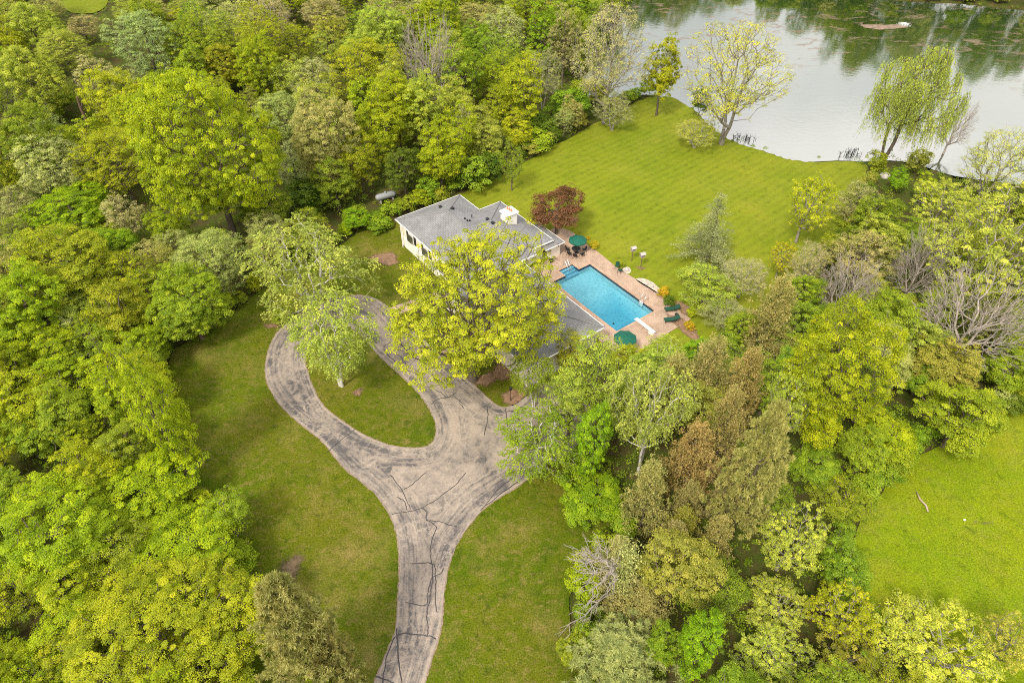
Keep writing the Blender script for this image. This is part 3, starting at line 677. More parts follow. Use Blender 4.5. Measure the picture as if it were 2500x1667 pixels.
# front-left lower wall: a panel whiter than the siding above it
b = MB(); b.box(Lh(-12.6, -17.450, .85), (16.2, .10, 1.9)); b.build('lower_wall_panel', M['offwhite'], house)
b = MB(); b.box(Lh(-4.92, -5.6, 2.25), (.10, 3.8, 3.2)); b.build('side_cladding', M['white'], house)
for k, uc in enumerate((-18.0, -14.0, -9.5)):
    win = MB(); win.box(Lh(uc, -17.450, 2.88), (1.35, .10, 1.45)); wo = win.build('window', M['white'], house)
    b = MB(); b.box(Lh(uc, -17.82005, 2.88), (1.15, .03, 1.25)); b.build('pane', M['glass'], wo)
    b = MB(); b.box(Lh(uc, -17.82025, 2.88), (.05, .02, 1.25)); b.box(Lh(uc, -17.82025, 2.88), (1.15, .018, .05)); b.build('muntin', M['white'], wo)
    for s_ in (-1, 1):
        b = MB(); b.box(Lh(uc + s_ * 1.0, -17.450, 2.88), (.52, .08, 1.6))
        for j in range(9): b.box(Lh(uc + s_ * 1.0, -17.495, 2.20 + j * .17), (.40, .02, .06))
        b.build('shutter', M['shutter'], house)
MB().tube([Lh(-20.2, -17.82040, EZ - .2), Lh(-20.2, -17.82040, .1), Lh(-20.2, -17.820, .05)], .06, 8).build('downspout', M['white'], house)
b = MB(); b.box(Lh(-4.93, -4.05, 2.40), (.12, 1.0, 2.1)); do = b.build('door', M['white'], house)
b = MB(); b.box(Lh(-4.86, -4.05, 2.42), (.03, .82, 1.9)); b.build('pane', M['shutter'], do)
b = MB(); b.box(Lh(-4.82, -3.72, 2.35), (.05, .05, .12)); b.build('handle', M['steel'], do)
# garage wing openings along the front and towards the driveway
for uc in (1.0, 5.0):
    b = MB(); b.box(Lh(uc, -20.22, 1.9), (1.5, .10, 1.4)); wo = b.build('window', M['white'], house)
    b = MB(); b.box(Lh(uc, -20.28, 1.9), (1.3, .03, 1.2)); b.build('pane', M['glass'], wo)
b = MB(); b.box(Lh(12.32, -15.1, 1.25), (.10, 5.0, 2.4))
for j in range(4): b.box(Lh(12.38, -15.1, .35 + .6 * j), (.03, 4.8, .5))
b.build('garage_door', M['white'], house)
b = MB(); b.box(Lh(2.0, -10.0, 2.4), (2.4, .10, 2.1)); do = b.build('door', M['white'], house)
b = MB(); b.box(Lh(2.0, -9.94, 2.4), (2.2, .03, 1.9)); b.build('pane', M['glass'], do)
# low lean-to at the back beside the patio
an = MB(); an.add([Lh(-9.4, -3.02, 3.75), Lh(-3.75, -3.02, 3.75), Lh(-3.75, -1.55, 3.52), Lh(-9.4, -1.55, 3.52)], [(0, 1, 2, 3)], [[(0, 1.6), (5.7, 1.6), (5.7, 0), (0, 0)]])
an.add([Lh(-4.9, -4.9, 3.74), Lh(-3.75, -4.9, 3.52), Lh(-3.75, -3.03, 3.52), Lh(-4.9, -3.03, 3.76)], [(0, 1, 2, 3)], [[(0, 0), (0, 1.3), (1.9, 1.3), (1.9, 0)]])
lean = an.build('lean_to_roof', M['shingle'], house)
b = MB(); b.box(Lh(-6.6, -1.52, 3.46), (5.75, .06, .12)); b.box(Lh(-3.72, -3.2, 3.46), (.06, 3.4, .12)); b.build('fascia', M['white'], lean)
b = MB(); b.box(Lh(-6.7, -2.75, 2.3), (5.1, 1.6, 2.3)); b.build('lean_to_wall', M['siding'], house)
b = MB(); b.box(Lh(-4.08, -2.35, 3.05), (.16, .16, .28)); b.build('wall_lamp', M['dark'], house)
# chimney on the pool-side hip
cz = 7.0
ch = MB(); ch.box(Lh(-10.05, -6.25, 5.6), (1.35, 1.55, 2.4)); ch.box(Lh(-10.95, -6.45, 5.35), (.5, 1.0, 1.5)); cho = ch.build('chimney', M['offwhite'], house, .02)
b = MB(); b.box(Lh(-10.15, -6.25, 6.86), (1.85, 2.05, .16)); b.box(Lh(-10.15, -6.25, 6.99), (1.6, 1.8, .1)); b.build('cap', M['white'], cho, .02)
for k in range(3):
    MB().lathe([(.14, 0), (.15, .1), (.11, .12), (.10, .34), (.13, .38), (.09, .39), (.08, .2)], Lh(-10.55 + .4 * k, -6.25 + .05 * k, 7.04), 12).build('chimney_pot', M['terracotta'], cho)
def roof_z(u, v, u0, u1, v0, v1, ez=EZ): return ez + PT * min(u - u0, u1 - u, v - v0, v1 - v)
R1 = (-21.75, -3.2, -17.72, -6.80); R2 = (-16.65, -4.40, -17.45, -3.05); R3 = (-5.6, 12.95, -20.85, -9.45)
for (pxl, pyl, big) in ((1075, 507, 1), (1105, 511, 1), (1190, 537, 1), (1203, 546, 1), (1188, 579, 1), (1135, 535, 0), (1141, 540, 0), (1147, 540, 0), (1152, 532, 2)):
    z = 5.5                                  # march the sight line to the roof
    for _ in range(40):
        p = at(pxl, pyl, z)[:2] - HO; u, v = float(p @ HU), float(p @ HV); z = .5 * z + .5 * max(roof_z(u, v, *r) for r in (R1, R2, R3))
    b = MB()
    if big == 1: b.box(Lh(u, v, z + .10), (.34, .34, .2)); b.box(Lh(u, v, z + .23), (.44, .44, .07))
    elif big == 0: b.lathe([(.13, -.05), (.13, .12), (.10, .22), (0, .24)], Lh(u, v, z), 10)
    else: b.tube([Lh(u, v, z - .1), Lh(u, v, z + .55)], .06, 8)
    b.build('roof_vent', M['dark'], house, .02 if big == 1 else 0)

# ------------------------------------------------------------------ patio furniture
PZ = 1.34
def patio_umbrella(px, py, r, label, rot):
    p = at(px, py, PZ + 2.3); o = thing('patio_umbrella', label, 'umbrella', (p[0], p[1], PZ), rot, 'green patio umbrellas')
    b = MB(); n = 8; vs = [(0, 0, 2.62)]; fs = []
    for ring, (rf, z) in enumerate(((.5, 2.44), (1.0, 2.12))):
        for k in range(16):
            t = math.pi * k / 8; q = r * rf * (1 if k % 2 == 0 else .945); vs.append((q * math.cos(t), q * math.sin(t), z - (0 if k % 2 == 0 else .05 * rf)))
    for k in range(16):
        k2 = (k + 1) % 16; fs += [(0, 1 + k, 1 + k2), (1 + k, 17 + k, 17 + k2, 1 + k2)]
    o1 = len(vs)
    for k in range(16): vs.append((vs[17 + k][0] * 1.0, vs[17 + k][1] * 1.0, vs[17 + k][2] - .16))
    for k in range(16): fs.append((17 + k, o1 + k, o1 + (k + 1) % 16, 17 + (k + 1) % 16))
    b.add(vs, fs); c = b.build('canopy', M['green'], o)
    MB().lathe([(.30, 2.50), (.28, 2.56), (0, 2.74)], (0, 0, 0), 8).build('vent_cap', M['green'], c)
    MB().lathe([(0, 0), (.03, 2.66), (.05, 2.72), (0, 2.80)][1:], (0, 0, 0), 8).build('finial', M['dark'], c)
    MB().tube([(0, 0, .05), (0, 0, 2.6)], .03, 10).build('pole', M['post'], o)
    MB().lathe([(.30, 0), (.30, .06), (.10, .12), (.05, .3), (0, .3)], (0, 0, 0), 16).build('base', M['dark'], o)
    rb = MB()
    for k in range(8):
        t = math.pi * k / 4; rb.tube([(.04 * math.cos(t), .04 * math.sin(t), 2.54), (r * .97 * math.cos(t), r * .97 * math.sin(t), 2.08)], .012, 5)
    rb.build('ribs', M['post'], o)
    return p
def round_table(x, y, r, label):
    o = thing('patio_table', label, 'table', (x, y, PZ), 0, 'patio tables')
    MB().lathe([(0.02, .70), (r, .70), (r + .02, .715), (r, .73), (.02, .73)], (0, 0, 0), 28).build('tabletop', M['dark'], o)
    for k in range(4):
        t = math.pi * (k + .5) / 2; MB().tube([(.5 * r * math.cos(t), .5 * r * math.sin(t), .70), (.3 * r * math.cos(t), .3 * r * math.sin(t), .35), (.75 * r * math.cos(t), .75 * r * math.sin(t), .0)], .022, 7).build('leg', M['dark'], o)
def armchair(px, py, rot, label, mseat, group, wpos=None):
    p = at(px, py, PZ + .45) if wpos is None else wpos
    o = thing('patio_chair', label, 'chair', (p[0], p[1], PZ), rot, group)
    b = MB(); b.box((0, 0, .44), (.50, .50, .07)); b.build('seat', mseat, o, .02)
    b = MB(); vs = []
    for i in range(7):
        t = (i / 6 - .5) * 2
        for j, (yy, zz) in enumerate(((-.24, .46), (-.30, .70), (-.35, .92 - .10 * t * t))): vs.append((t * .25, yy + .05 * t * t, zz))
    fs = [(3 * i + j, 3 * i + 3 + j, 3 * i + 4 + j, 3 * i + 1 + j) for i in range(6) for j in range(2)]
    b.add(vs, fs); bo = b.build('backrest', mseat, o); md = bo.modifiers.new('solid', 'SOLIDIFY'); md.thickness = .04
    for s_ in (-1, 1):
        MB().tube([(s_ * .27, -.26, .66), (s_ * .29, .0, .67), (s_ * .28, .22, .64), (s_ * .27, .24, .44)], .018, 6).build('armrest', M['dark'], o)
        for q in (-.22, .22): MB().tube([(s_ * .24, q, .42), (s_ * .27, q * 1.15, 0)], .018, 6).build('leg', M['dark'], o)
    return o
up = patio_umbrella(1411, 583, 1.28, 'dark green patio umbrella over the dining set by the red leaved tree', .2)
round_table(up[0] - .15, up[1] - .05, .62, 'round dark dining table under the umbrella near the house')
for k, (a, lb) in enumerate([(-2.55, 'black chair at the dining table, nearest the house'), (-1.75, 'black chair at the front of the dining table'), (-.85, 'black chair at the dining table towards the pool'),
                             (.15, 'black chair at the right of the dining table, half under the umbrella'), (2.9, 'black chair at the left of the dining table, half under the umbrella')]):
    x, y = up[0] - .15 + 1.2 * math.cos(a), up[1] - .05 + 1.2 * math.sin(a)
    armchair(0, 0, a + math.pi / 2, lb, M['dark'], 'chairs at the dining table', (x, y))
lp = patio_umbrella(1527, 822, 1.36, 'dark green octagonal patio umbrella at the near corner of the pool', .35)
round_table(lp[0], lp[1], .55, 'round dark table under the umbrella at the near pool corner')
armchair(0, 0, 2.5, 'black chair under the umbrella at the near pool corner', M['dark'], 'chairs at the near table', (lp[0] + .55, lp[1] - .85))
armchair(1507, 648, R(160), 'green armchair facing away at the patio edge, upper of the pair', M['greenfurn'], 'green armchairs at the patio edge')
armchair(1514, 659, R(55), 'green armchair seen side on at the patio edge, lower of the pair', M['greenfurn'], 'green armchairs at the patio edge')
def lounge(px, py, label):
    p = at(px, py, PZ + .4); o = thing('sun_lounger', label, 'sun lounger', (p[0], p[1], PZ), R(8), 'green sun loungers by the deep end')
    b = MB(); b.box((-.28, 0, .36), (1.35, .64, .10)); b.build('seat_cushion', M['greenfurn'], o, .03)
    b = MB(); b.box((.66, 0, .56), (.72, .64, .10), 0, -R(38)); b.build('back_cushion', M['greenfurn'], o, .03)
    b = MB()
    for s_ in (-1, 1): b.tube([(-.95, s_ * .33, .28), (.42, s_ * .33, .28), (.95, s_ * .33, .72)], .022, 6)
    b.build('frame', M['dark'], o)
    for x in (-.85, .45):
        for s_ in (-1, 1): MB().tube([(x, s_ * .33, .30), (x, s_ * .35, 0)], .02, 6).build('leg', M['dark'], o)
    for s_ in (-1, 1): MB().tube([(.1, s_ * .36, .30), (.15, s_ * .38, .55), (.6, s_ * .38, .56)], .018, 6).build('armrest', M['dark'], o)
lounge(1641, 752, 'green cushioned sun lounger farther from the diving board')
lounge(1640, 778, 'green cushioned sun lounger nearer to the diving board')
p = at(1652, 768, PZ + .4); st = thing('side_table', 'small dark side table between the two sun loungers', 'table', (p[0], p[1], PZ))
MB().lathe([(0.01, .44), (.26, .44), (.27, .46), (.26, .48), (.01, .48)], (0, 0, 0), 18).build('tabletop', M['dark'], st)
for k in range(3): t_ = 2.1 * k; MB().tube([(.2 * math.cos(t_), .2 * math.sin(t_), .45), (.24 * math.cos(t_), .24 * math.sin(t_), 0)], .015, 6).build('leg', M['dark'], st)

# birdhouses
def birdhouse(px, py, h, label, tint):
    p = at(px, py); o = thing('birdhouse', label, 'birdhouse', (p[0], p[1], p[2]), R(25), 'birdhouses on posts in the back lawn')
    MB().tube([(0, 0, -.1), (0, 0, h)], .055, 8).build('post', M['post'], o)
    b = MB(); b.box((0, 0, h + .22), (.50, .40, .44)); b.box((0, 0, h + .01), (.66, .54, .04)); bo = b.build('box', M['wood'], o)
    b = MB(); b.add([(-.38, -.34, h + .42), (.38, -.34, h + .42), (.38, 0, h + .64), (-.38, 0, h + .64), (-.38, .34, h + .42), (.38, .34, h + .42)], [(0, 1, 2, 3), (3, 2, 5, 4)])
    r = b.build('roof', M['stone'], o); md = r.modifiers.new('solid', 'SOLIDIFY'); md.thickness = .04
    b = MB(); b.add([(-.25, -.2, h + .44), (-.25, .2, h + .44), (-.25, 0, h + .58), (.25, -.2, h + .44), (.25, .2, h + .44), (.25, 0, h + .58)], [(0, 2, 1), (3, 4, 5)]); b.build('gable', M['wood'], bo)
    b = MB()
    for x in (-.12, .12): b.lathe([(0, 0), (.045, 0)], (x, -.203, h + .22), 10)
    for s_ in (-.12, .12): b.box((s_, -.203, h + .24), (.07, .01, .08))
    b.build('entrance', M['dark'], bo)
birdhouse(1542, 637, 1.75, 'pale birdhouse on a post with no mulch at its foot', 0)
birdhouse(1564, 652, 1.75, 'pale birdhouse on a dark post standing in a mulch disc', 1)

# propane tank behind the house
p = at(943, 486, 1.1); a = at(916, 494, 1.1); c = at(966, 481, 1.1); d = c - a; hl = np.linalg.norm(d) / 2
tk = thing('propane_tank', 'long grey propane tank lying at the edge of the woods behind the house', 'tank', (p[0], p[1], float(zg(p[0], p[1]))), math.atan2(d[1], d[0]))
b = MB(); n_ = 20; prof = [(-hl, .02), (-hl + .08, .28), (-hl + .25, .42), (-hl + .5, .5), (hl - .5, .5), (hl - .25, .42), (hl - .08, .28), (hl, .02)]
vs = []
for x, r in prof:
    for k in range(n_): t_ = 2 * math.pi * k / n_; vs.append((x, r * math.cos(t_), .95 + r * math.sin(t_)))
b.add(vs, [(i * n_ + k, i * n_ + (k + 1) % n_, (i + 1) * n_ + (k + 1) % n_, (i + 1) * n_ + k) for i in range(len(prof) - 1) for k in range(n_)])
b.build('cylinder', M['tank'], tk, sm=True)
for x in (-hl * .6, hl * .6): MB().box((x, 0, .22), (.2, .8, .5)).build('saddle', M['stone'], tk)
MB().lathe([(.2, 0), (.2, .15), (.15, .2), (0, .2)], (0, 0, 1.43), 14).build('valve_dome', M['tank'], tk)

# lamp post, planter, stones, log, ball
p = at(1247, 978); lo = thing('lamp_post', 'black lamp post with lantern in the mulch bed by the driveway', 'lamp post', (p[0], p[1], p[2]))
MB().tube([(0, 0, -.1), (0, 0, .4), (0, 0, 1.75)], [.06, .045, .04], 10).build('post', M['dark'], lo)
b = MB(); b.lathe([(.06, 1.75), (.13, 1.80), (.18, 2.12), (.20, 2.15), (.05, 2.32), (0, 2.38)], (0, 0, 0), 6); b.build('lantern', M['dark'], lo)
p = at(1345, 640, PZ); pl = thing('planter', 'dark planter with a leafy plant against the white house wall', 'planter', (p[0], p[1], PZ))
MB().lathe([(.0, 0), (.22, 0), (.30, .42), (.33, .45), (.28, .45), (.26, .36), (0, .36)], (0, 0, 0), 16).build('pot', M['dark'], pl)
def rock(px, py, r, label, name='rock', m='stone', sq=.6, z=None):
    rr_ = random.Random(px); me = bpy.data.meshes.new(name)
    import bmesh
    bm = bmesh.new(); bmesh.ops.create_icosphere(bm, subdivisions=3, radius=1)
    ph = [rr_.uniform(0, 6) for _ in range(4)]
    for v_ in bm.verts:
        k = 1 + .14 * math.sin(3 * v_.co.x + ph[0]) + .12 * math.sin(4 * v_.co.y + ph[1]) + .08 * math.sin(6 * v_.co.z + 5 * v_.co.x + ph[2])
        v_.co = Vector((v_.co.x * k * r, v_.co.y * k * r * .8, v_.co.z * k * r * sq))
    bm.to_mesh(me); bm.free(); me.materials.append(M[m])
    for q in me.polygons: q.use_smooth = True
    p_ = at(px, py) if z is None else at(px, py, z); return tag(link(name, me, None, (p_[0], p_[1], p_[2] + r * sq * .4), rr_.uniform(0, 3)), label, 'rock')
rock(2158, 432, .85, 'large white boulder among the trees at the lake end of the lawn')
rock(1530, 660, .30, 'small pale stone beside the green armchairs')
rock(1578, 693, .28, 'pale stone lying in the gravel bed by the patio'); rock(1592, 700, .24, 'small pale stone at the right of the gravel bed')
o = rock(2354, 1269, .11, 'white ball lying on the bright lawn', 'ball', 'white', 1.0); o['category'] = 'ball'
p = at(2250, 1225); o = MB().tube([(-.05, -1.15, .10), (.12, -.5, .12), (-.08, .2, .12), (.06, 1.1, .09)], [.07, .10, .09, .05], 9).build('log', M['stick'], None, sm=True, loc=tuple(p), rotz=.1)
tag(o, 'pale fallen log lying on the bright lawn', 'log')
p = at(1892, 388, .12); o = MB().box((0, 0, .1), (.5, .35, .2), .3).build('shore_stone', M['stone'], None, .06, loc=tuple(p)); tag(o, 'white stone on the lawn edge at the lake', 'rock')
# fountain splash in the lake
p = at(2208, 60, .12); fo = thing('fountain', 'small white fountain splash far out on the lake', 'fountain', (p[0], p[1], .12))
rr = np.random.default_rng(8); nd = 900; tt = rr.uniform(0, 6.283, nd); rad = np.abs(rr.normal(0, .7, nd)); hh = np.clip(.45 - rad * .3, 0, 2) * rr.uniform(0, 1, nd)
C = np.column_stack([rad * np.cos(tt), rad * np.sin(tt), hh]); sz = rr.uniform(.02, .05, nd)
oct_ = np.array([[1, 0, 0], [0, 1, 0], [-1, 0, 0], [0, -1, 0], [0, 0, 1], [0, 0, -1]], float)
V = (C[:, None, :] + oct_[None] * sz[:, None, None]).reshape(-1, 3); tri = np.array([[0, 1, 4], [1, 2, 4], [2, 3, 4], [3, 0, 4], [1, 0, 5], [2, 1, 5], [3, 2, 5], [0, 3, 5]])
so = link('spray', mesh_np('spray', V, [(np.arange(nd)[:, None, None] * 6 + tri[None]).reshape(-1, 3)], [M['spray']]), fo); tag(so, kind='stuff')
MB().lathe([(0, .12), (.35, .10), (.45, -.05)], (0, 0, 0), 16).build('float', M['dark'], fo)
pm = at(2156, 66, .12)
tag(sheet('algae_mat', blob(pm[0], pm[1], 4.6, 2.0, 40, .35, 4), speck('algae', (.17, .12, .085), (.26, .195, .15), 2.0), zf=lambda P: np.full(len(P), .14), step=1.5), 'pinkish floating algae mat beside the lake fountain', 'algae', kind='structure')

# ------------------------------------------------------------------ trees: skeleton, wood, leaves
def unit(a): return a / (np.linalg.norm(a, axis=-1, keepdims=True) + 1e-9)
def rdir(rg, n): return unit(rg.normal(size=(n, 3)))
def lobed(rg, n, k, R_, rz, zc, inner=.12, flat=-.92):
    """points on the skin of a union of lobes inside an ellipsoid: an uneven outline with dents"""
    d = rdir(rg, k * 3); d = d[d[:, 2] > -.8][:k]; k = len(d)
    c = d * rg.uniform(.42, .68, (k, 1)); r = rg.uniform(.20, .50, k); c = np.vstack([c, [[0, 0, .12]]]); r = np.append(r, .55)
    out_ = []; cnt = 0
    while cnt < n:
        m = n * 2; i = rg.integers(0, k + 1, m); p = c[i] + rdir(rg, m) * (r[i] * rg.uniform(.82, 1.02, m))[:, None]
        dd = np.linalg.norm(p[:, None, :] - c[None], axis=2) / r[None]; dd[np.arange(m), i] = 9
        ok = (dd.min(1) > .86) & (p[:, 2] > flat) & (np.linalg.norm(p, axis=1) > .35)
        out_.append(p[ok]); cnt += ok.sum()
        if len(out_) > 60: break
    p = np.vstack(out_)[:n]; ni = int(n * inner)
    if ni: p[:ni] = rdir(rg, ni) * (rg.uniform(.1, 1, (ni, 1)) ** .5) * .75
    p[:, 2] = np.where(p[:, 2] < flat, flat, p[:, 2])
    return p * [R_, R_, rz] + [0, 0, zc]
def cone_pts(rg, n, R_, z0, z1, power=.9, levels=0, fill=.55):
    t_ = rg.uniform(0, 1, n) ** 1.25
    if levels: t_ = np.clip((np.round(t_ * levels) + rg.normal(0, .10, n)) / levels, 0, 1)
    a = rg.uniform(0, 6.283, n); lob = 1 + .22 * np.sin(a * 3 + t_ * 9) + .15 * np.sin(a * 5 - t_ * 14)
    r = R_ * ((1 - t_) ** power * .95 + .05) * lob * rg.uniform(fill, 1.0, n)
    return np.column_stack([r * np.cos(a), r * np.sin(a), z0 + (z1 - z0) * t_])
def skeleton(P, zb, stems=((0, 0),), al=.42, lead=None, rg=None, tip=.022, sub=True):
    """joins every clump point to the wood by short, mostly outgoing links; returns nodes, parents, radii"""
    nodes = []; par = []; plen = []
    for (sx, sy) in stems:
        nodes.append((sx * .15, sy * .15, -.3)); par.append(-1); plen.append(0.)
        for f in (.34, .67, 1.0):
            q = np.array([sx * (.15 + .85 * f ** 1.5), sy * (.15 + .85 * f ** 1.5), zb * f]) + (rg.normal(0, .05, 3) * [1, 1, 0])
            plen.append(plen[-1] + np.linalg.norm(q - nodes[-1])); nodes.append(tuple(q)); par.append(len(nodes) - 2)
        if lead:
            for f in np.linspace(.12, 1, 7):
                q = np.array([sx * (1 + f * .7) + rg.normal(0, .10), sy * (1 + f * .7) + rg.normal(0, .10), zb + (lead - zb) * f])
                plen.append(plen[-1] + np.linalg.norm(q - nodes[-1])); nodes.append(tuple(q)); par.append(len(nodes) - 2)
    base = np.array([0, 0, zb]); o = np.argsort(np.linalg.norm((P - base) * [1, 1, .8], axis=1))
    NN = np.zeros((len(nodes) + 2 * len(P) + 4, 3)); NN[:len(nodes)] = nodes; PL = np.zeros(len(NN)); PL[:len(nodes)] = plen; n = len(nodes)
    first = [k * (len(nodes) // len(stems)) for k in range(len(stems))]
    ban = np.zeros(len(NN), bool)
    for f in first: ban[f:f + 3] = True
    leafnode = np.zeros(len(P), int)
    for i in o:
        p = P[i]; d = np.linalg.norm(NN[:n] - p, axis=1); up_pen = np.maximum(0, NN[:n, 2] - p[2]) * .35
        c = d * 1.0 + al * PL[:n] + up_pen + ban[:n] * 9.0
        j = int(np.argmin(c)); q = NN[j]
        if sub and d[j] > .8:
            m_ = (p + q) / 2 + rg.normal(0, .07 * d[j], 3) - [0, 0, .04 * d[j]]; NN[n] = m_; PL[n] = PL[j] + np.linalg.norm(m_ - q); par.append(j); j = n; n += 1; q = m_
        NN[n] = p; PL[n] = PL[j] + np.linalg.norm(p - q); par.append(j); leafnode[i] = n; n += 1
    NN = NN[:n]; par = np.array(par); A = np.zeros(n); ch = np.bincount(par[par >= 0], minlength=n); A[ch == 0] = tip ** 2.25
    for i in range(n - 1, -1, -1):
        if par[i] >= 0: A[par[i]] += A[i]
    return NN, par, A ** (1 / 2.25), leafnode
def wood_mesh(NN, par, rad, extra=None, flare=1.25):
    k = np.where(par >= 0)[0]; a = NN[par[k]]; b = NN[k]; ra = np.minimum(rad[par[k]], rad[k] * 1.6); rb = rad[k]
    ra = np.where(NN[par[k]][:, 2] < 0, ra * flare, ra)
    if extra is not None: a = np.vstack([a, extra[0]]); b = np.vstack([b, extra[1]]); ra = np.r_[ra, extra[2]]; rb = np.r_[rb, extra[2] * .5]
    d = unit(b - a); ref = np.where(np.abs(d[:, 2:3]) < .9, [[0, 0, 1.]], [[1., 0, 0]]); s_ = unit(np.cross(d, ref)); t_ = np.cross(d, s_)
    Vs, Fs, Rs, o = [], [], [], 0
    for big in (True, False):
        m_ = (np.maximum(ra, rb) > .05) == big; ns = 7 if big else 4
        if not m_.any(): continue
        an = 2 * np.pi * np.arange(ns) / ns; ring = s_[m_][:, None] * np.cos(an)[None, :, None] + t_[m_][:, None] * np.sin(an)[None, :, None]
        va = a[m_][:, None] + ring * ra[m_][:, None, None]; vb = b[m_][:, None] + ring * rb[m_][:, None, None]
        V = np.concatenate([va, vb], 1).reshape(-1, 3); e = np.arange(m_.sum())[:, None] * 2 * ns; kk = np.arange(ns)
        F = np.stack([e + kk, e + (kk + 1) % ns, e + ns + (kk + 1) % ns, e + ns + kk], -1).reshape(-1, 4) + o
        Vs.append(V); Fs.append(F); o += len(V)
        Rs.append(np.concatenate([np.repeat(ra[m_][:, None], ns, 1), np.repeat(rb[m_][:, None], ns, 1)], 1).ravel())
    return np.vstack(Vs), np.vstack(Fs), np.concatenate(Rs)
def leaf_mesh(name, C, Nn, size, asp, tint, rg, bend=.18, tdir=None):
    n = len(C); Nn = unit(Nn); r_ = rdir(rg, n) if tdir is None else unit(tdir + rg.normal(0, .25, (n, 3)))
    b_ = unit(np.cross(Nn, r_)); t_ = unit(np.cross(b_, Nn)) if tdir is None else r_
    sz = (size * rg.uniform(.65, 1.25, n))[:, None] if np.isscalar(size) else size[:, None]
    h = Nn * sz * bend * rg.uniform(-.4, 1, (n, 1))
    V = np.stack([C - t_ * sz * .5, C + b_ * sz * asp * .5 + h, C + t_ * sz * .5, C - b_ * sz * asp * .5 + h], 1).reshape(-1, 3)
    F = np.arange(n * 4).reshape(n, 4)
    return mesh_np(name, V, [F], [M['leaf']], attr=np.repeat(np.clip(tint, 0, 1), 4))
def clump_leaves(rg, P, nl, rc, size, zsq=.7, up=.55, out_from=None):
    """rosettes of leaves, fuller above than below"""
    n = len(P); k = np.maximum(3, rg.normal(nl, nl * .3, n).astype(int)); i = np.repeat(np.arange(n), k); m = len(i)
    d = rdir(rg, m); d[:, 2] = np.where(d[:, 2] < -.25, -d[:, 2] * .8, d[:, 2]); rr_ = (rc * rg.uniform(.5, 1.55, n))[i] * rg.uniform(.25, 1, m) ** .5
    C = P[i] + d * rr_[:, None] * [1, 1, zsq]
    nr = d * .7 + np.array([0, 0, up]) + rg.normal(0, .45, (m, 3))
    if out_from is not None: nr += unit(P - out_from)[i] * .45
    tint = rg.normal(.5, .21, n)[i] + rg.normal(0, .14, m)
    return C, nr, tint
def strand_leaves(rg, P, ns, length, per, droop, out_from):
    """leaves hung along drooping twigs (birch, willow)"""
    n = len(P); i = np.repeat(np.arange(n), ns); m = len(i); o_ = unit((P - out_from) * [1, 1, .3])[i] + rg.normal(0, .5, (m, 3)); o_[:, 2] *= .4
    Ls = length * rg.uniform(.5, 1.2, m); tt = rg.uniform(.05, 1, (m, per)); st = P[i] + rg.normal(0, .2, (m, 3))
    C = st[:, None] + unit(o_)[:, None] * (Ls * (1 - droop) * .9)[:, None, None] * tt[..., None] + np.array([0, 0, -1.]) * (Ls[:, None] * droop * tt ** 1.6)[..., None] + rg.normal(0, .05, (m, per, 3))
    e = st + unit(o_) * (Ls * (1 - droop) * .9)[:, None] + np.array([0, 0, -1.]) * (Ls * droop)[:, None]
    tint = np.repeat((rg.normal(.5, .16, n)[i]), per) + rg.normal(0, .15, m * per)
    return C.reshape(-1, 3), rg.normal(0, .6, (m * per, 3)) + [0, 0, .6], tint, (st, e, np.full(m, .006))

PROTO = {}
def proto(key, crown, wood, R_, H_, zc, mat='bark'):
    PROTO[key] = dict(crown=crown, wood=wood, R=R_, H=H_, zc=zc); wood.materials.append(M[mat])
def rzh(R_, asp): rz = R_ * asp; return rz, 2.25 * rz, 1.25 * rz
def make_round(key, R_, asp, n, lobes, nl, rc, size, seed, al=.42, inner=.12, lasp=.62, stems=((0, 0),), lead=.55, up=.55, zb=.30, tip=.022, zsq=.7, mat='bark', twigs=0):
    rg = np.random.default_rng(seed); rz, H_, zc = rzh(R_, asp); P = lobed(rg, n, lobes, R_ * .93, rz * .95, zc, inner)
    P += rg.normal(0, .03 * R_ + .08, P.shape)
    ns_ = n // 7; P[:ns_] = [0, 0, zc] + (P[:ns_] - [0, 0, zc]) * rg.uniform(1.0, 1.18, (ns_, 1))
    NN, par, rad, ln = skeleton(P, H_ * zb, stems, al, H_ * lead if lead else None, rg, tip)
    C, nr, ti = clump_leaves(rg, P, nl, rc, size, zsq, up, np.array([0, 0, zc * .8]))
    ex = None
    if twigs:
        i = np.repeat(np.arange(n), twigs); d_ = unit(P - [0, 0, zc * .7])[i] + rg.normal(0, .6, (len(i), 3)); ex = (P[i], P[i] + unit(d_) * rg.uniform(.4, 1.1, (len(i), 1)) * rc * 1.2, np.full(len(i), .014))
    V, F, A_ = wood_mesh(NN, par, rad, ex)
    proto(key, leaf_mesh('crown', C, nr, size, lasp, ti, rg), mesh_np('trunk', V, [F], attr=A_), R_, H_, zc, mat)
for s_ in range(2): make_round(('maple', 4, s_), 4.0, 1.10, 380, 12, 84, .44, .15, 10 + s_)
for s_ in range(3): make_round(('maple', 6, s_), 6.0, 1.10, 860, 20, 100, .50, .155, 20 + s_)
for s_ in range(2): make_round(('maple', 9, s_), 9.0, .92, 2000, 38, 108, .52, .155, 30 + s_)
for s_ in range(2): make_round(('airy', 4, s_), 4.0, 1.2, 340, 10, 52, .44, .135, 40 + s_, .5, .25, .5, lead=.75, zb=.25)
for s_ in range(3): make_round(('airy', 6, s_), 6.0, 1.2, 760, 15, 56, .48, .145, 50 + s_, .5, .25, .5, lead=.75, zb=.25)
for s_ in range(3): make_round(('ash', 6, s_), 6.0, 1.0, 560, 16, 40, .36, .22, 60 + s_, .55, .22, .42, lead=.5, zb=.22, tip=.022, up=.3, zsq=.9)
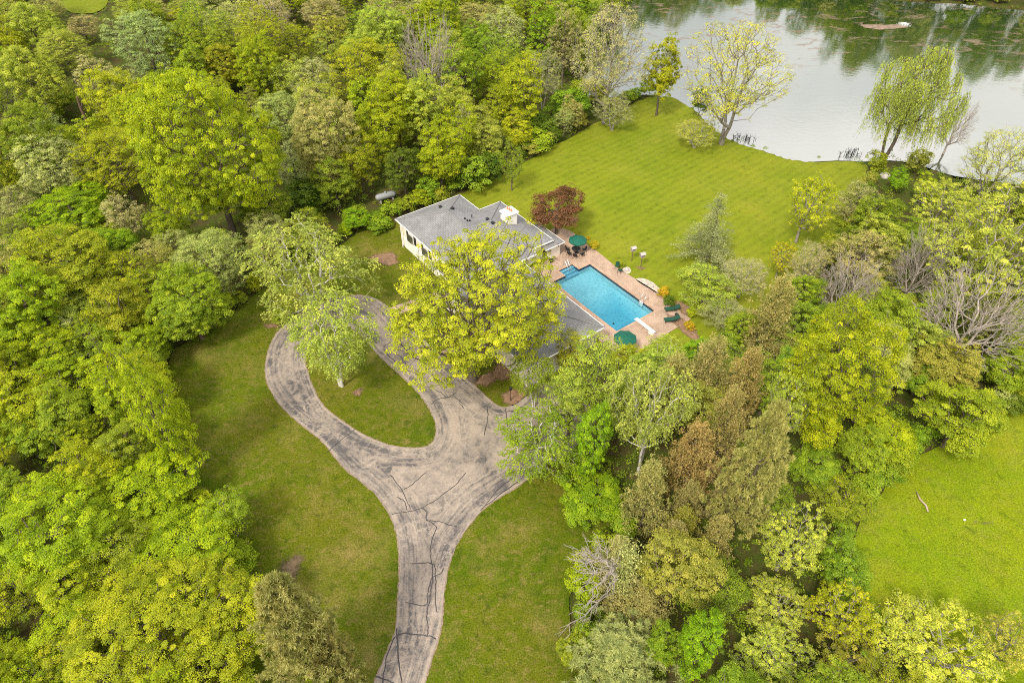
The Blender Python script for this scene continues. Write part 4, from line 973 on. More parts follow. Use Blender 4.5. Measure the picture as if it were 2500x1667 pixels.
for s_ in range(2): make_round(('sparse', 7, s_), 7.0, 1.05, 640, 14, 26, .55, .17, 70 + s_, .62, .30, .5, stems=((.9, .2), (-.7, .5)), lead=.62, zb=.16, tip=.022, twigs=3)
make_round(('locust', 9, 0), 9.4, .72, 1750, 34, 62, .46, .155, 77, .5, .22, .6, stems=((0, 0),), lead=.6, zb=.26, tip=.024, zsq=.6)
for s_ in range(2): make_round(('red', 4, s_), 3.6, .85, 260, 12, 60, .50, .17, 80 + s_, .45, .15, .6)
for s_ in range(3): make_round(('shrub', 2, s_), 2.0, .85, 110, 9, 46, .42, .19, 90 + s_, .5, .1, .6, stems=((.3, .1), (-.2, .3), (0, -.3)), lead=None, zb=.08, tip=.012)
# birch: several pale stems, hanging twigs with small leaves
for s_ in range(2):
    rg = np.random.default_rng(100 + s_); R_ = 5.5; rz, H_, zc = rzh(R_, 1.15); P = lobed(rg, 320, 10, R_ * .88, rz * .9, zc + .4, .25, -.8); P += rg.normal(0, .35, P.shape)
    NN, par, rad, ln = skeleton(P, H_ * .28, ((.9, .1), (-.5, .8), (-.2, -.9)) if s_ == 0 else ((.5, .5), (-.6, -.3)), .62, H_ * .8, rg, .022)
    C, nr, ti, ex = strand_leaves(rg, P, 6, 1.3, 10, .48, np.array([0, 0, zc * .8])); V, F, A_ = wood_mesh(NN, par, rad * 1.05, ex)
    proto(('birch', 5, s_), leaf_mesh('crown', C, nr, .17, .66, ti, rg), mesh_np('trunk', V, [F], attr=A_), R_, H_, zc, 'birch')
# willow
rg = np.random.default_rng(110); R_ = 7.0; rz, H_, zc = rzh(R_, .95); P = lobed(rg, 330, 8, R_ * .92, rz * .9, zc + 1.0, .25, -.45)
NN, par, rad, ln = skeleton(P, H_ * .22, ((.5, .2), (-.7, .1)), .5, H_ * .6, rg, .028)
C, nr, ti, ex = strand_leaves(rg, P, 8, 2.9, 14, .84, np.array([0, 0, zc])); V, F, A_ = wood_mesh(NN, par, rad, ex)
proto(('willow', 7, 0), leaf_mesh('crown', C, nr, .21, .34, ti, rg, tdir=np.tile([0., 0., -1.], (len(C), 1))), mesh_np('trunk', V, [F], attr=A_), R_, H_, zc)
# bare trees: branches only, with a haze of buds
for s_ in range(3):
    rg = np.random.default_rng(120 + s_); R_ = 6.0; rz, H_, zc = rzh(R_, 1.05); a_ = rg.uniform(0, 6.283, 700); e_ = rg.uniform(.15, 1, 700); q_ = rg.uniform(.35, 1, 700) ** .6
    P = np.column_stack([R_ * q_ * np.cos(a_) * np.sqrt(1 - (e_ * .85) ** 2), R_ * q_ * np.sin(a_) * np.sqrt(1 - (e_ * .85) ** 2), H_ * .18 + (H_ * .82) * e_ * q_])
    NN, par, rad, ln = skeleton(P, H_ * .16, ((0, 0),) if s_ else ((.5, .3), (-.5, 0), (.1, -.6)), .72, H_ * .55, rg, .024)
    i = np.repeat(np.arange(700), 3); d_ = unit(P - [0, 0, H_ * .25])[i] + rg.normal(0, .35, (2100, 3)); ex = (P[i], P[i] + unit(d_) * rg.uniform(.5, 1.3, (2100, 1)), np.full(2100, .016))
    V, F, A_ = wood_mesh(NN, par, rad, ex)
    k_ = rg.integers(0, 2100, 900); C = ex[1][k_] + rg.normal(0, .12, (900, 3))
    proto(('bare', 6, s_), leaf_mesh('crown', C, rg.normal(size=(900, 3)), .12, .5, rg.uniform(0, 1, 900), rg), mesh_np('trunk', V, [F], attr=A_), R_, H_, zc)
# a dying conifer's bare limbs, all reaching out to one side
rg = np.random.default_rng(160); P = []
for k in range(15):
    a_ = math.pi + rg.uniform(-1.0, 1.0); z_ = rg.uniform(2.2, 8.2); L_ = rg.uniform(2.8, 5.6) * (1.1 - .05 * z_)
    for q_ in np.linspace(.15, 1, 7): P.append((L_ * q_ * math.cos(a_) + rg.normal(0, .08), L_ * q_ * math.sin(a_) + rg.normal(0, .08), z_ - .5 * q_ + .7 * q_ ** 2))
    for q_ in rg.uniform(.35, .95, 5):
        b_ = a_ + rg.choice([-1, 1]) * rg.uniform(.4, .9); P.append((L_ * q_ * math.cos(a_) + .9 * math.cos(b_), L_ * q_ * math.sin(a_) + .9 * math.sin(b_), z_ + rg.uniform(-.2, .4)))
P = np.array(P); NN, par, rad, ln = skeleton(P, 2.0, ((0, 0),), .35, 9.0, rg, .022, False); i = np.repeat(np.arange(len(P)), 2)
ex = (P[i], P[i] + unit(P[i] * [1, 1, 0] + rg.normal(0, 1.0, (len(i), 3))) * rg.uniform(.3, .9, (len(i), 1)), np.full(len(i), .018)); V, F, A_ = wood_mesh(NN, par, rad, ex)
C = np.column_stack([rg.normal(.5, .55, 1500), rg.normal(0, .6, 1500), rg.uniform(3, 9.3, 1500)])
proto(('dying', 5, 0), leaf_mesh('crown', C, rg.normal(size=C.shape), .22, .4, rg.uniform(0, 1, 1500), rg), mesh_np('trunk', V, [F], attr=A_), 5.0, 9.6, 5.0)
# pines: whorled limbs carrying brush-like tufts
def needle_tufts(rg, P, axis, per, ln_, wd):
    n = len(P); i = np.repeat(np.arange(n), per); d = unit(unit(axis)[i] * .75 + rdir(rg, len(i))); L_ = ln_ * rg.uniform(.6, 1.15, len(i))
    return P[i] + d * L_[:, None] * .5, np.cross(d, rdir(rg, len(i))), rg.normal(.5, .15, n)[i] + rg.normal(0, .16, len(i)), d, L_
for s_ in range(2):
    rg = np.random.default_rng(130 + s_); R_ = 4.6; H_ = 15.0; zc = 8.5; P = cone_pts(rg, 620, R_, 3.2, H_ * .96, .62, 9 if s_ else 0, .35); P[:, 2] += .28 * np.hypot(P[:, 0], P[:, 1]) / R_
    NN, par, rad, ln = skeleton(P, 2.6, ((0, 0),), .62, H_ * .93, rg, .016); axis = unit(P * [1, 1, 0] + [0, 0, .01]) * .8 + [0, 0, .9]
    C, nr, ti, d_, L_ = needle_tufts(rg, P, axis, 54, .52, .1); V, F, A_ = wood_mesh(NN, par, rad)
    proto(('pine', 5, s_), leaf_mesh('crown', C, nr, L_, .16, ti, rg, .05, d_), mesh_np('trunk', V, [F], attr=A_), R_, H_, zc)
# cedars and spruces: fine sprays on a ragged cone
for s_ in range(3):
    rg = np.random.default_rng(140 + s_); R_ = 3.4; H_ = 12.0; zc = 6.0; P = cone_pts(rg, 460, R_, 1.0, H_ * .93, .50, 0, .35); P += rg.normal(0, .30, P.shape)
    NN, par, rad, ln = skeleton(P, 1.5, ((0, 0),), .6, H_ * .9, rg, .014); axis = unit(P * [1, 1, 0] + [0, 0, .01]) + [0, 0, .8]
    C, nr, ti, d_, L_ = needle_tufts(rg, P + rg.normal(0, .12, P.shape), axis, 30, .50, .1); C += rg.normal(0, .14, C.shape); V, F, A_ = wood_mesh(NN, par, rad)
    proto(('cedar', 3, s_), leaf_mesh('crown', C, nr, L_ * .55, .45, ti, rg, .1, d_), mesh_np('trunk', V, [F], attr=A_), R_, H_, zc)
rg = np.random.default_rng(150); R_ = 4.0; H_ = 13.0; zc = 6.3; lv = 13; tt_ = []
for k in range(lv):
    t_ = k / lv; z = 1.2 + (H_ - 1.6) * t_; rad_ = R_ * (1 - t_) ** .8
    for j in range(max(4, int(9 - 5 * t_))):
        a_ = rg.uniform(0, 6.283); l_ = rad_ * rg.uniform(.55, 1.1)
        for q_ in np.arange(.25, 1.01, .55 / max(l_, .6)): tt_.append((l_ * q_ * math.cos(a_), l_ * q_ * math.sin(a_), z - .42 * (l_ * q_) ** 1.15 * .5 + .1 * q_ ** 3))
P = np.array(tt_); P += rg.normal(0, .07, P.shape); NN, par, rad, ln = skeleton(P, 1.0, ((0, 0),), .55, H_ * .96, rg, .012)
i = np.repeat(np.arange(len(P)), 44); m_ = len(i); C = P[i] + rg.normal(0, 1, (m_, 3)) * [.26, .26, .10] - [0, 0, .12]
V, F, A_ = wood_mesh(NN, par, rad)
proto(('spruce', 4, 0), leaf_mesh('crown', C, rg.normal(0, .5, (m_, 3)) + [0, 0, .7], .20, .34, rg.normal(.5, .2, len(P))[i] + rg.normal(0, .12, m_), rg), mesh_np('trunk', V, [F], attr=A_), R_, H_, zc)

COLS = dict(bright=(.38, .44, .012), lime=(.41, .46, .016), yellow=(.48, .50, .018), green=(.27, .36, .022), vivid=(.30, .42, .014), deep=(.14, .20, .016), pale=(.53, .54, .19),
            silver=(.42, .49, .15), olive=(.40, .40, .06), gold=(.37, .38, .02), brown=(.45, .40, .14), rust=(.47, .38, .13), tan=(.47, .42, .13), pine=(.43, .42, .13), spruce=(.33, .35, .17),
            tips=(.54, .55, .07), soft=(.44, .49, .06), sage=(.46, .47, .13), red=(.22, .085, .045), mid=(.33, .40, .022), bud=(.53, .48, .18), shrubgold=(.55, .40, .02), wispy=(.48, .53, .09), locust=(.48, .50, .028))
BARK = dict(bark=(.16, .125, .10), grey=(.34, .30, .27), birch=(.56, .53, .47), bare=(.42, .36, .31), dark=(.09, .07, .06), dead=(.40, .35, .30))
NAMES = dict(maple='maple_tree', airy='leafy_tree', ash='ash_tree', sparse='spring_tree', locust='spreading_tree', red='red_leaved_tree', shrub='shrub', birch='birch_tree', willow='willow_tree',
             bare='bare_tree', pine='pine_tree', cedar='cedar_tree', dying='dying_conifer', spruce='spruce_tree')
TREES = []          # (x, y, radius) of everything planted
def pick(kind, rx, k):
    c = [q for q in PROTO if q[0] == kind]; best = min(abs(math.log(PROTO[q]['R'] / rx)) for q in c)
    c = [q for q in c if abs(math.log(PROTO[q]['R'] / rx)) < best + 1e-6]; return PROTO[c[k % len(c)]]
def plant(kind, x, y, z, rx, H_, col, label, k, group=None, bark=None, sh=None):
    pr = pick(kind, rx, k); rr_ = random.Random(k * 77 + 5)
    o = thing(NAMES[kind], label, 'shrub' if kind == 'shrub' else 'tree', (x, y, z), rr_.uniform(0, 6.283), group)
    o.scale = (rx / pr['R'], rx / pr['R'], H_ / pr['H'])
    tr = link('trunk', pr['wood'], o); cr_ = link('crown', pr['crown'], o)
    c = COLS[col] if isinstance(col, str) else col; j = [rr_.uniform(.92, 1.08) for _ in range(3)]
    cr_.color = (c[0] * j[0], c[1] * j[1], c[2] * j[2], 1)
    tr.color = (*BARK[bark or ('birch' if kind == 'birch' else 'bare' if kind == 'bare' else 'grey' if kind in ('ash', 'sparse') else 'bark')], 1)
    TREES.append((x, y, rx)); return o
def from_px(kind, cx, cy, wpx, hpx, col, label, k, group=None, bark=None, base=None):
    """plants a tree where its crown shows in the survey photograph"""
    wpx *= 1.13; hpx *= 1.10
    z = 6.0; ratio = {'pine': (8.5, 15.0, 5.8), 'cedar': (6.0, 12.0, 5.4), 'spruce': (6.3, 13.0, 6.2)}.get(kind)
    for _ in range(12):
        p = at(cx, cy, z); dp = depth_of(p); rx = wpx / 2 * dp / FPX; ang = math.asin((CAM_H - z) / rng_of(p))
        hv = hpx / 2 * dp / FPX; q = max((hv / math.cos(ang)) ** 2 - (rx * math.tan(ang)) ** 2, (.45 * rx) ** 2); rz = math.sqrt(q)
        if ratio: H_ = rz / ratio[2] * ratio[1]; zc = H_ * ratio[0] / ratio[1]
        else: H_ = 2.25 * rz; zc = 1.25 * rz
        if kind == 'shrub': H_ = 2.1 * rz; zc = 1.0 * rz
        z = .5 * z + .5 * (zc + float(zg(p[0], p[1])))
    g_ = float(zg(p[0], p[1])) - .1
    return plant(kind, p[0], p[1], g_, rx, H_, col, label, k, group, bark)
#TREES_TABLE
# kind, crown centre x, y, width, height (pixels of the survey photograph), colour, label
T_ = [
# woods, upper left
('maple', 500, 352, 300, 385, 'bright', 'largest tree in the upper left woods, broad yellow green dome'),
('maple', 292, 255, 150, 190, 'yellow', 'bright yellow crown rising behind the left shoulder of the largest tree'),
('airy', 285, 395, 180, 170, 'lime', 'soft yellow green crown tucked below the bright yellow one, left of the largest tree'),
('airy', 120, 405, 175, 170, 'pale', 'pale cream round tree in the left woods above the vivid layered maple'),
('airy', 232, 182, 95, 100, 'pale', 'small pale cream tree up left of the bright yellow crown'),
('airy', 360, 112, 160, 180, 'silver', 'silvery green tall tree at the top, behind the largest tree'),
('maple', 462, 118, 115, 140, 'green', 'mid green tree right of the silvery one near the top'),
('airy', 553, 66, 165, 130, 'sage', 'big pale greyish round tree at the top left of the brown woods'),
('maple', 543, 165, 115, 120, 'gold', 'golden tree below the pale greyish round tree'),
('maple', 612, 172, 70, 90, 'gold', 'small golden tree touching the right side of the golden one'),
('airy', 45, 60, 150, 130, 'olive', 'hazy olive tree in the very top left corner'),
('airy', 155, 128, 125, 120, 'soft', 'soft yellow green tree below the small far clearing'),
('maple', 12, 178, 90, 110, 'vivid', 'vivid green tree cut by the left edge near the top'),
('maple', 118, 243, 115, 75, 'vivid', 'vivid green tree with flat layered boughs in the left woods'),
('airy', 110, 308, 95, 80, 'silver', 'small dull bluish green tree under the layered vivid one'),
('maple', 175, 348, 85, 95, 'bright', 'small yellow green tree between the dead snag and the pale cream tree'),
('airy', 30, 312, 95, 80, 'sage', 'sage coloured tree at the left edge beside the bluish one'),
('maple', 10, 405, 90, 150, 'gold', 'dull golden tree cut by the left edge beside the pale cream one'),
('maple', 172, 510, 195, 120, 'vivid', 'vivid green layered maple between two pale trees in the left woods'),
('airy', 298, 520, 95, 120, 'pale', 'slim pale tree at the right of the vivid layered maple'),
('airy', 42, 515, 120, 120, 'sage', 'grey green tree at the left edge above the olive gold maple'),
('airy', 700, 108, 135, 120, 'lime', 'yellow green tree at the top between pale round tree and brown woods'),
('airy', 768, 205, 130, 130, 'pale', 'pale grey green tree up right of the largest tree'),
('airy', 690, 282, 130, 130, 'sage', 'sage green tree against the right shoulder of the largest tree'),
('airy', 716, 400, 115, 110, 'pale', 'pale yellow tree at the right foot of the largest tree'),
('maple', 812, 432, 115, 130, 'green', 'dark green tree standing right of the pale yellow tree'),
('airy', 650, 308, 80, 110, 'lime', 'narrow yellow green tree between the largest tree and the sage one'),
('airy', 200, 62, 85, 60, 'brown', 'greyish brown budding tree at the lower edge of the far clearing'),
('sparse', 660, 45, 120, 110, 'bud', 'grey brown almost leafless tree at the top left of the brown woods'),
('airy', 790, 38, 125, 100, 'brown', 'olive brown budding tree at the top, left of the taller brown one'),
('airy', 460, 22, 95, 70, 'olive', 'olive tree at the top edge behind the mid green one'),
('airy', 110, 25, 95, 70, 'sage', 'grey yellow tree left of the far clearing'),
('bare', 15, 225, 75, 90, 'bud', 'bare grey tree cut by the left edge of the picture'),
('airy', 330, 20, 110, 60, 'soft', 'soft green tree at the top edge right of the far clearing'),
('airy', 610, 250, 70, 80, 'olive', 'small olive tree under the golden pair'),
# woods, top middle
('airy', 885, 175, 195, 170, 'lime', 'wide yellow green tree left of the bare fan shaped tree'),
('maple', 957, 225, 88, 150, 'soft', 'tall pale green tree with a visible trunk just left of the bare fan shaped tree'),
('bare', 1047, 155, 140, 190, 'bud', 'bare pale grey tree with a wide fan of branches in the middle of the woods'),
('airy', 908, 88, 60, 70, 'lime', 'small yellow green tree in front of the brown woods at the top'),
('airy', 950, 42, 150, 90, 'brown', 'brown budding tree at the top centre, left of two'),
('airy', 1030, 38, 110, 90, 'brown', 'brown budding tree at the top centre, right of two'),
('maple', 1098, 50, 75, 130, 'deep', 'dark ivy covered tree at the top centre'),
('airy', 1165, 50, 150, 90, 'sage', 'pale sage tree at the top edge right of the ivy covered tree'),
('airy', 1225, 85, 125, 140, 'pale', 'tall pale yellow green tree at the top right of centre'),
('maple', 1330, 85, 90, 150, 'vivid', 'vivid green tall tree left of the brown tree by the lake'),
('airy', 1290, 175, 75, 100, 'pale', 'pale tree standing under the vivid tall tree'),
('airy', 1152, 190, 75, 100, 'soft', 'soft green tree right of the bare fan shaped tree'),
('maple', 1060, 262, 65, 90, 'pale', 'narrow cream topped tree just below the bare fan shaped tree'),
('airy', 1130, 305, 70, 100, 'pale', 'narrow cream tree behind the bright tree at the house back'),
('maple', 1072, 378, 118, 150, 'bright', 'bright yellow green tree rising behind the back corner of the house'),
('airy', 1222, 250, 100, 100, 'lime', 'yellow green tree above the bright vine covered trunk'),
('maple', 1258, 312, 85, 90, 'yellow', 'bright yellow crown at the wood edge over the back lawn'),
('airy', 1250, 392, 60, 110, 'mid', 'vine covered column at the edge of the back lawn'),
('sparse', 1328, 180, 95, 130, 'sage', 'open sage coloured tree with a dark trunk left of the lakeside trees'),
('airy', 1378, 95, 85, 160, 'brown', 'brown budding tree leaning beside the lake bay'),
('sparse', 1488, 128, 190, 260, 'bud', 'tall sparse tan tree with many stems at the lake edge'),
('sparse', 1500, 265, 110, 90, 'sage', 'low twiggy regrowth at the foot of the tall tan lakeside tree'),
('maple', 1620, 162, 92, 175, 'lime', 'bright yellow green tree standing alone at the lake point'),
('maple', 876, 392, 95, 130, 'bright', 'bright green tree behind the house left of the crooked trunk'),
('maple', 868, 532, 72, 60, 'vivid', 'small vivid tree in front of the propane tank'),
('maple', 985, 412, 105, 110, 'deep', 'dark green tree with a crooked trunk behind the house'),
('shrub', 1040, 466, 75, 60, 'green', 'green shrub at the wood edge behind the house roof'),
('shrub', 1150, 425, 90, 80, 'green', 'large green shrub at the wood edge above the back lawn, left of two'),
('shrub', 1190, 410, 80, 75, 'deep', 'dark green shrub at the wood edge above the back lawn, right of two'),
('shrub', 1330, 305, 100, 60, 'deep', 'dark bush row in the hollow left of the tall tan lakeside tree'),
('shrub', 1390, 255, 100, 70, 'green', 'green bush under the leaning brown tree'),
('shrub', 1462, 225, 75, 60, 'olive', 'olive bush at the water behind the tall tan lakeside tree'),
('shrub', 1420, 215, 60, 40, 'mid', 'low green bush on the bank of the lake bay'),
('shrub', 1312, 345, 90, 40, 'mid', 'low brambly bush at the corner of the back lawn'),
('airy', 800, 300, 95, 110, 'soft', 'soft green tree left of the tall tree with the visible trunk'),
('airy', 830, 240, 70, 90, 'olive', 'olive green tree behind the soft green one'),
('shrub', 745, 480, 120, 80, 'deep', 'dark bush in the gap below the pale yellow tree'),
('shrub', 925, 545, 70, 40, 'green', 'low green bush by the left end of the house roof'),
('maple', 640, 500, 130, 110, 'green', 'green tree in the gap under the right side of the largest tree'),
('airy', 750, 560, 110, 110, 'mid', 'green tree at the back of the birch group'),
# lake side
('sparse', 1798, 176, 262, 275, 'tips', 'open branching tree with pale yellow leaves leaning over the lake'),
('shrub', 1712, 252, 55, 60, 'deep', 'dark bush at the trunk of the tree leaning over the lake'),
('sparse', 1702, 320, 110, 75, 'tips', 'low drooping sapling on the lawn beside the leaning lakeside tree'),
('willow', 2210, 255, 255, 265, 'wispy', 'weeping willow with hanging pale yellow green strands at the lake'),
('bare', 2338, 300, 75, 110, 'bud', 'small bare twisted tree at the water right of the willow'),
('sparse', 2440, 390, 185, 170, 'tips', 'sparse yellow tree at the right edge in front of the lake'),
('ash', 1974, 500, 135, 155, 'yellow', 'yellow leaved tree with two dark stems on the back lawn'),
('airy', 2092, 495, 115, 120, 'brown', 'brown budding tree right of the two stemmed yellow tree'),
('maple', 2194, 434, 50, 60, 'vivid', 'small vivid bush beside the white boulder'),
('maple', 2100, 548, 68, 60, 'yellow', 'small bright yellow tree under the brown budding tree'),
('shrub', 2240, 392, 65, 55, 'olive', 'olive bush at the foot of the willow'),
('maple', 2262, 458, 65, 70, 'lime', 'small lime green tree right of the white boulder'),
('shrub', 2140, 395, 50, 55, 'mid', 'green bush on the bank left of the willow trunk'),
('spruce', 1743, 556, 175, 190, 'spruce', 'grey green spruce standing alone on the back lawn'),
# right hand woods
('ash', 2420, 590, 300, 300, 'tips', 'largest pale yellow flowering tree at the right edge of the picture'),
('ash', 2300, 505, 150, 150, 'tips', 'pale yellow tree up left of the largest flowering tree'),
('airy', 2110, 625, 155, 150, 'brown', 'brown cone bearing tree in the right hand woods'),
('sparse', 1972, 655, 100, 150, 'bud', 'olive brown tree with a nest near its top'),
('ash', 1910, 628, 75, 90, 'yellow', 'small yellow tree left of the tree with the nest'),
('airy', 1728, 692, 160, 120, 'soft', 'feathery yellow green tree right of the patio'),
('sparse', 1818, 672, 120, 110, 'bud', 'airy brownish tree between the feathery tree and the nest tree'),
('sparse', 1768, 762, 130, 80, 'sage', 'low twiggy whitish sapling beyond the patio corner'),
('cedar', 1888, 772, 120, 180, 'rust', 'orange brown conifer right of the patio'),
('cedar', 1898, 822, 70, 100, 'bud', 'small tan conifer in front of the orange brown one'),
('bare', 2075, 700, 140, 160, 'bud', 'bare grey tree in the middle of the right hand woods'),
('bare', 2385, 770, 250, 230, 'bud', 'large bare tree with wide spreading limbs at the right edge'),
('bare', 2250, 640, 110, 170, 'bud', 'leaning bare trunk behind the large spreading bare tree'),
('maple', 2035, 930, 245, 370, 'bright', 'tall brilliant yellow green tree in the right hand woods'),
('maple', 2160, 1062, 185, 110, 'lime', 'low brilliant yellow green bough at the foot of the tall brilliant tree'),
('maple', 2155, 868, 140, 150, 'sage', 'olive green tree just right of the tall brilliant tree'),
('maple', 2355, 1005, 205, 200, 'mid', 'broad green tree at the corner of the bright right hand lawn'),
('maple', 2195, 770, 130, 100, 'mid', 'green undergrowth tree under the bare trees'),
('maple', 2460, 900, 120, 120, 'mid', 'green tree under the large spreading bare tree at the right edge'),
('shrub', 2470, 985, 80, 60, 'deep', 'dark green bush at the top of the bright right hand lawn'),
('maple', 2250, 920, 90, 90, 'green', 'green tree between the olive green and the broad green trees'),
('airy', 2010, 780, 90, 110, 'green', 'green tree under the tree with the nest'),
('airy', 2240, 570, 80, 90, 'mid', 'green tree behind the leaning bare trunk'),
('shrub', 2040, 600, 80, 60, 'mid', 'green bush between the lawn and the brown cone bearing tree'),
('maple', 2330, 880, 110, 80, 'mid', 'low green tree at the base of the large spreading bare tree'),
# trees at the house and the driveway
('locust', 1146, 748, 432, 405, 'locust', 'great spreading yellow green tree covering the front of the house'),
('red', 1361, 512, 152, 120, 'red', 'dark red leaved tree beside the patio behind the house'),
('birch', 752, 650, 300, 260, 'wispy', 'multi stemmed birch at the bend of the driveway, nearer the house'),
('birch', 805, 825, 235, 245, 'wispy', 'birch standing in the grass island of the driveway loop'),
('shrub', 690, 768, 60, 50, 'green', 'low green shrub in a mulch bed at the driveway bend'),
('birch', 1305, 918, 125, 150, 'mid', 'small green birch beside the garage and the lamp post'),
('airy', 1458, 920, 190, 260, 'soft', 'tall soft yellow green tree in front of the garage'),
('airy', 1395, 965, 140, 190, 'soft', 'soft green tree over the right end of the driveway'),
('birch', 1322, 1078, 225, 210, 'mid', 'birch overhanging the right edge of the driveway'),
('birch', 1588, 1005, 225, 290, 'wispy', 'large birch with forked white trunks right of the garage'),
('maple', 1452, 1075, 110, 190, 'vivid', 'vivid green narrow tree between two birches'),
('maple', 1445, 1205, 180, 150, 'vivid', 'vivid green spreading maple at the edge of the lower lawn'),
('birch', 1622, 862, 130, 110, 'soft', 'birch top just below the patio edge'),
('maple', 1705, 852, 75, 85, 'vivid', 'bright green feathery tree below the patio corner'),
('airy', 1392, 850, 110, 110, 'lime', 'yellow green tree over the garage roof corner'),
('maple', 1530, 870, 90, 80, 'lime', 'small lime tree by the near patio umbrella'),
# brown conifers right of the driveway
('cedar', 1728, 915, 125, 180, 'rust', 'rust brown conifer left of the yellow tipped tree'),
('cedar', 1815, 945, 100, 180, 'brown', 'dull brown conifer beside the rust brown one'),
('cedar', 1640, 955, 105, 170, 'brown', 'brown conifer just right of the large birch'),
('cedar', 1772, 1040, 105, 180, 'rust', 'rust brown conifer between the dull brown one and the tall olive pine'),
('cedar', 1640, 1330, 85, 120, 'brown', 'brown conifer behind the half dead conifer'),
('cedar', 1692, 1115, 130, 165, 'rust', 'rust brown conifer below the large birch'),
('cedar', 1580, 1210, 110, 170, 'tan', 'golden brown conifer at the edge of the lower lawn'),
('cedar', 1682, 1222, 75, 100, 'rust', 'small rust brown conifer behind the golden brown one'),
('pine', 1850, 1135, 165, 290, 'pine', 'tall olive brown pine in the right hand conifer row'),
('ash', 1925, 985, 120, 260, 'tips', 'tall yellow tipped tree left of the tall brilliant tree'),
('pine', 1800, 1180, 110, 150, 'brown', 'brownish pine at the left foot of the tall olive pine'),
('cedar', 1748, 1318, 85, 120, 'brown', 'brown conifer between the lower lawn and the yellow tipped trees'),
('cedar', 1665, 1290, 80, 110, 'olive', 'olive conifer right of the bare limbed conifer'),
('cedar', 1505, 1380, 110, 140, 'bud', 'half dead conifer with bare pale limbs over the lower lawn'),
('cedar', 1555, 1465, 150, 130, 'tan', 'golden pine below the half dead conifer'),
('pine', 1510, 1600, 240, 170, 'pine', 'olive pine at the bottom edge right of the lower lawn'),
('maple', 1400, 1575, 80, 80, 'mid', 'small green tree at the left of the bottom olive pine'),
('airy', 2058, 1215, 150, 130, 'mid', 'soft green tree at the left corner of the bright right hand lawn'),
('ash', 1935, 1315, 175, 195, 'tips', 'yellow tipped tree beside the bright lawn, upper of three'),
('airy', 1745, 1435, 165, 165, 'green', 'soft deep green tree in the lower right woods'),
('maple', 1712, 1575, 115, 175, 'vivid', 'vivid green ivy clad tree at the bottom of the lower right woods'),
('ash', 1905, 1480, 175, 160, 'tips', 'yellow tipped tree in the lower right woods, middle of three'),
('ash', 2068, 1492, 165, 175, 'yellow', 'bright yellow tree at the lower edge of the bright lawn'),
('ash', 1890, 1612, 195, 140, 'tips', 'yellow tipped tree with bare grey boughs at the bottom edge'),
('ash', 2300, 1588, 320, 200, 'tips', 'broad pale yellow tree in the bottom right corner'),
('ash', 2470, 1565, 140, 160, 'tips', 'pale yellow tree cut by the right edge near the bottom corner'),
('shrub', 2055, 1378, 55, 50, 'olive', 'olive bush on the left margin of the bright lawn'),
('maple', 1995, 1130, 130, 120, 'green', 'green tree under the tall brilliant tree'),
('ash', 2080, 1600, 170, 130, 'tips', 'pale yellow tree at the bottom edge between the two yellow trees'),
('maple', 1620, 1570, 90, 120, 'green', 'green tree between the bottom olive pine and the ivy clad tree'),
# left of the front lawn
('maple', 150, 655, 250, 210, 'gold', 'olive gold maple in the left woods, larger of two'),
('maple', 292, 745, 150, 185, 'gold', 'olive gold maple beside the hedge like bush, smaller of two'),
('maple', 265, 602, 125, 110, 'vivid', 'vivid green tree behind the olive gold maples'),
('maple', 455, 735, 185, 185, 'mid', 'dense round green tree on the corner of the front lawn'),
('airy', 522, 632, 175, 170, 'sage', 'pale olive round tree behind the dense green one'),
('airy', 392, 640, 90, 110, 'olive', 'dark olive tree between the vivid green and the pale olive trees'),
('maple', 55, 740, 185, 210, 'bright', 'bright yellow green tree at the left edge below the olive gold maple'),
('airy', 178, 792, 75, 100, 'pale', 'small pale tree at the right of the left edge bright tree'),
('airy', 52, 892, 100, 80, 'pale', 'cream blossoming tree at the left edge'),
('maple', 160, 935, 195, 160, 'bright', 'bright yellow green maple below the cream blossoming tree'),
('maple', 368, 1000, 140, 320, 'lime', 'tall narrow poplar like tree at the left side of the front lawn'),
('airy', 240, 1042, 80, 70, 'pale', 'pale blossoming treetop among the bright maples'),
('maple', 60, 1065, 150, 130, 'mid', 'green tree at the left edge among the bright maples'),
('maple', 350, 1200, 280, 190, 'bright', 'large bright maple below the poplar like tree'),
('maple', 140, 1300, 290, 260, 'bright', 'large bright maple at the left edge of the picture'),
('maple', 455, 1345, 300, 220, 'bright', 'large bright maple bordering the front lawn'),
('maple', 405, 1560, 430, 270, 'lime', 'largest bright maple, at the bottom left'),
('maple', 175, 1520, 190, 180, 'bright', 'bright maple left of the largest one at the bottom'),
('maple', 22, 1615, 115, 130, 'yellow', 'yellow tree in the bottom left corner'),
('airy', 548, 1250, 130, 145, 'mid', 'softer green tree at the right fringe of the bright maples'),
('maple', 20, 1190, 110, 120, 'mid', 'dark green tree at the left edge above the large bright maple'),
('maple', 250, 1130, 160, 110, 'lime', 'lime maple between the poplar like tree and the left edge'),
('pine', 722, 1545, 225, 300, 'pine', 'olive pine with a visible dark trunk at the bottom of the front lawn'),
('pine', 800, 1600, 120, 170, 'pine', 'smaller olive pine overlapping the right side of the bottom pine'),
]
for k, r in enumerate(T_): from_px(*r, k, 'trees of the grounds')
p = at(1490, 1475); o = plant('dying', p[0], p[1], p[2], 5.2, 9.8, 'bud', 'dying conifer whose bare pale limbs reach out over the lower lawn', 290, 'trees of the grounds', 'dead'); o.rotation_euler.z = 0
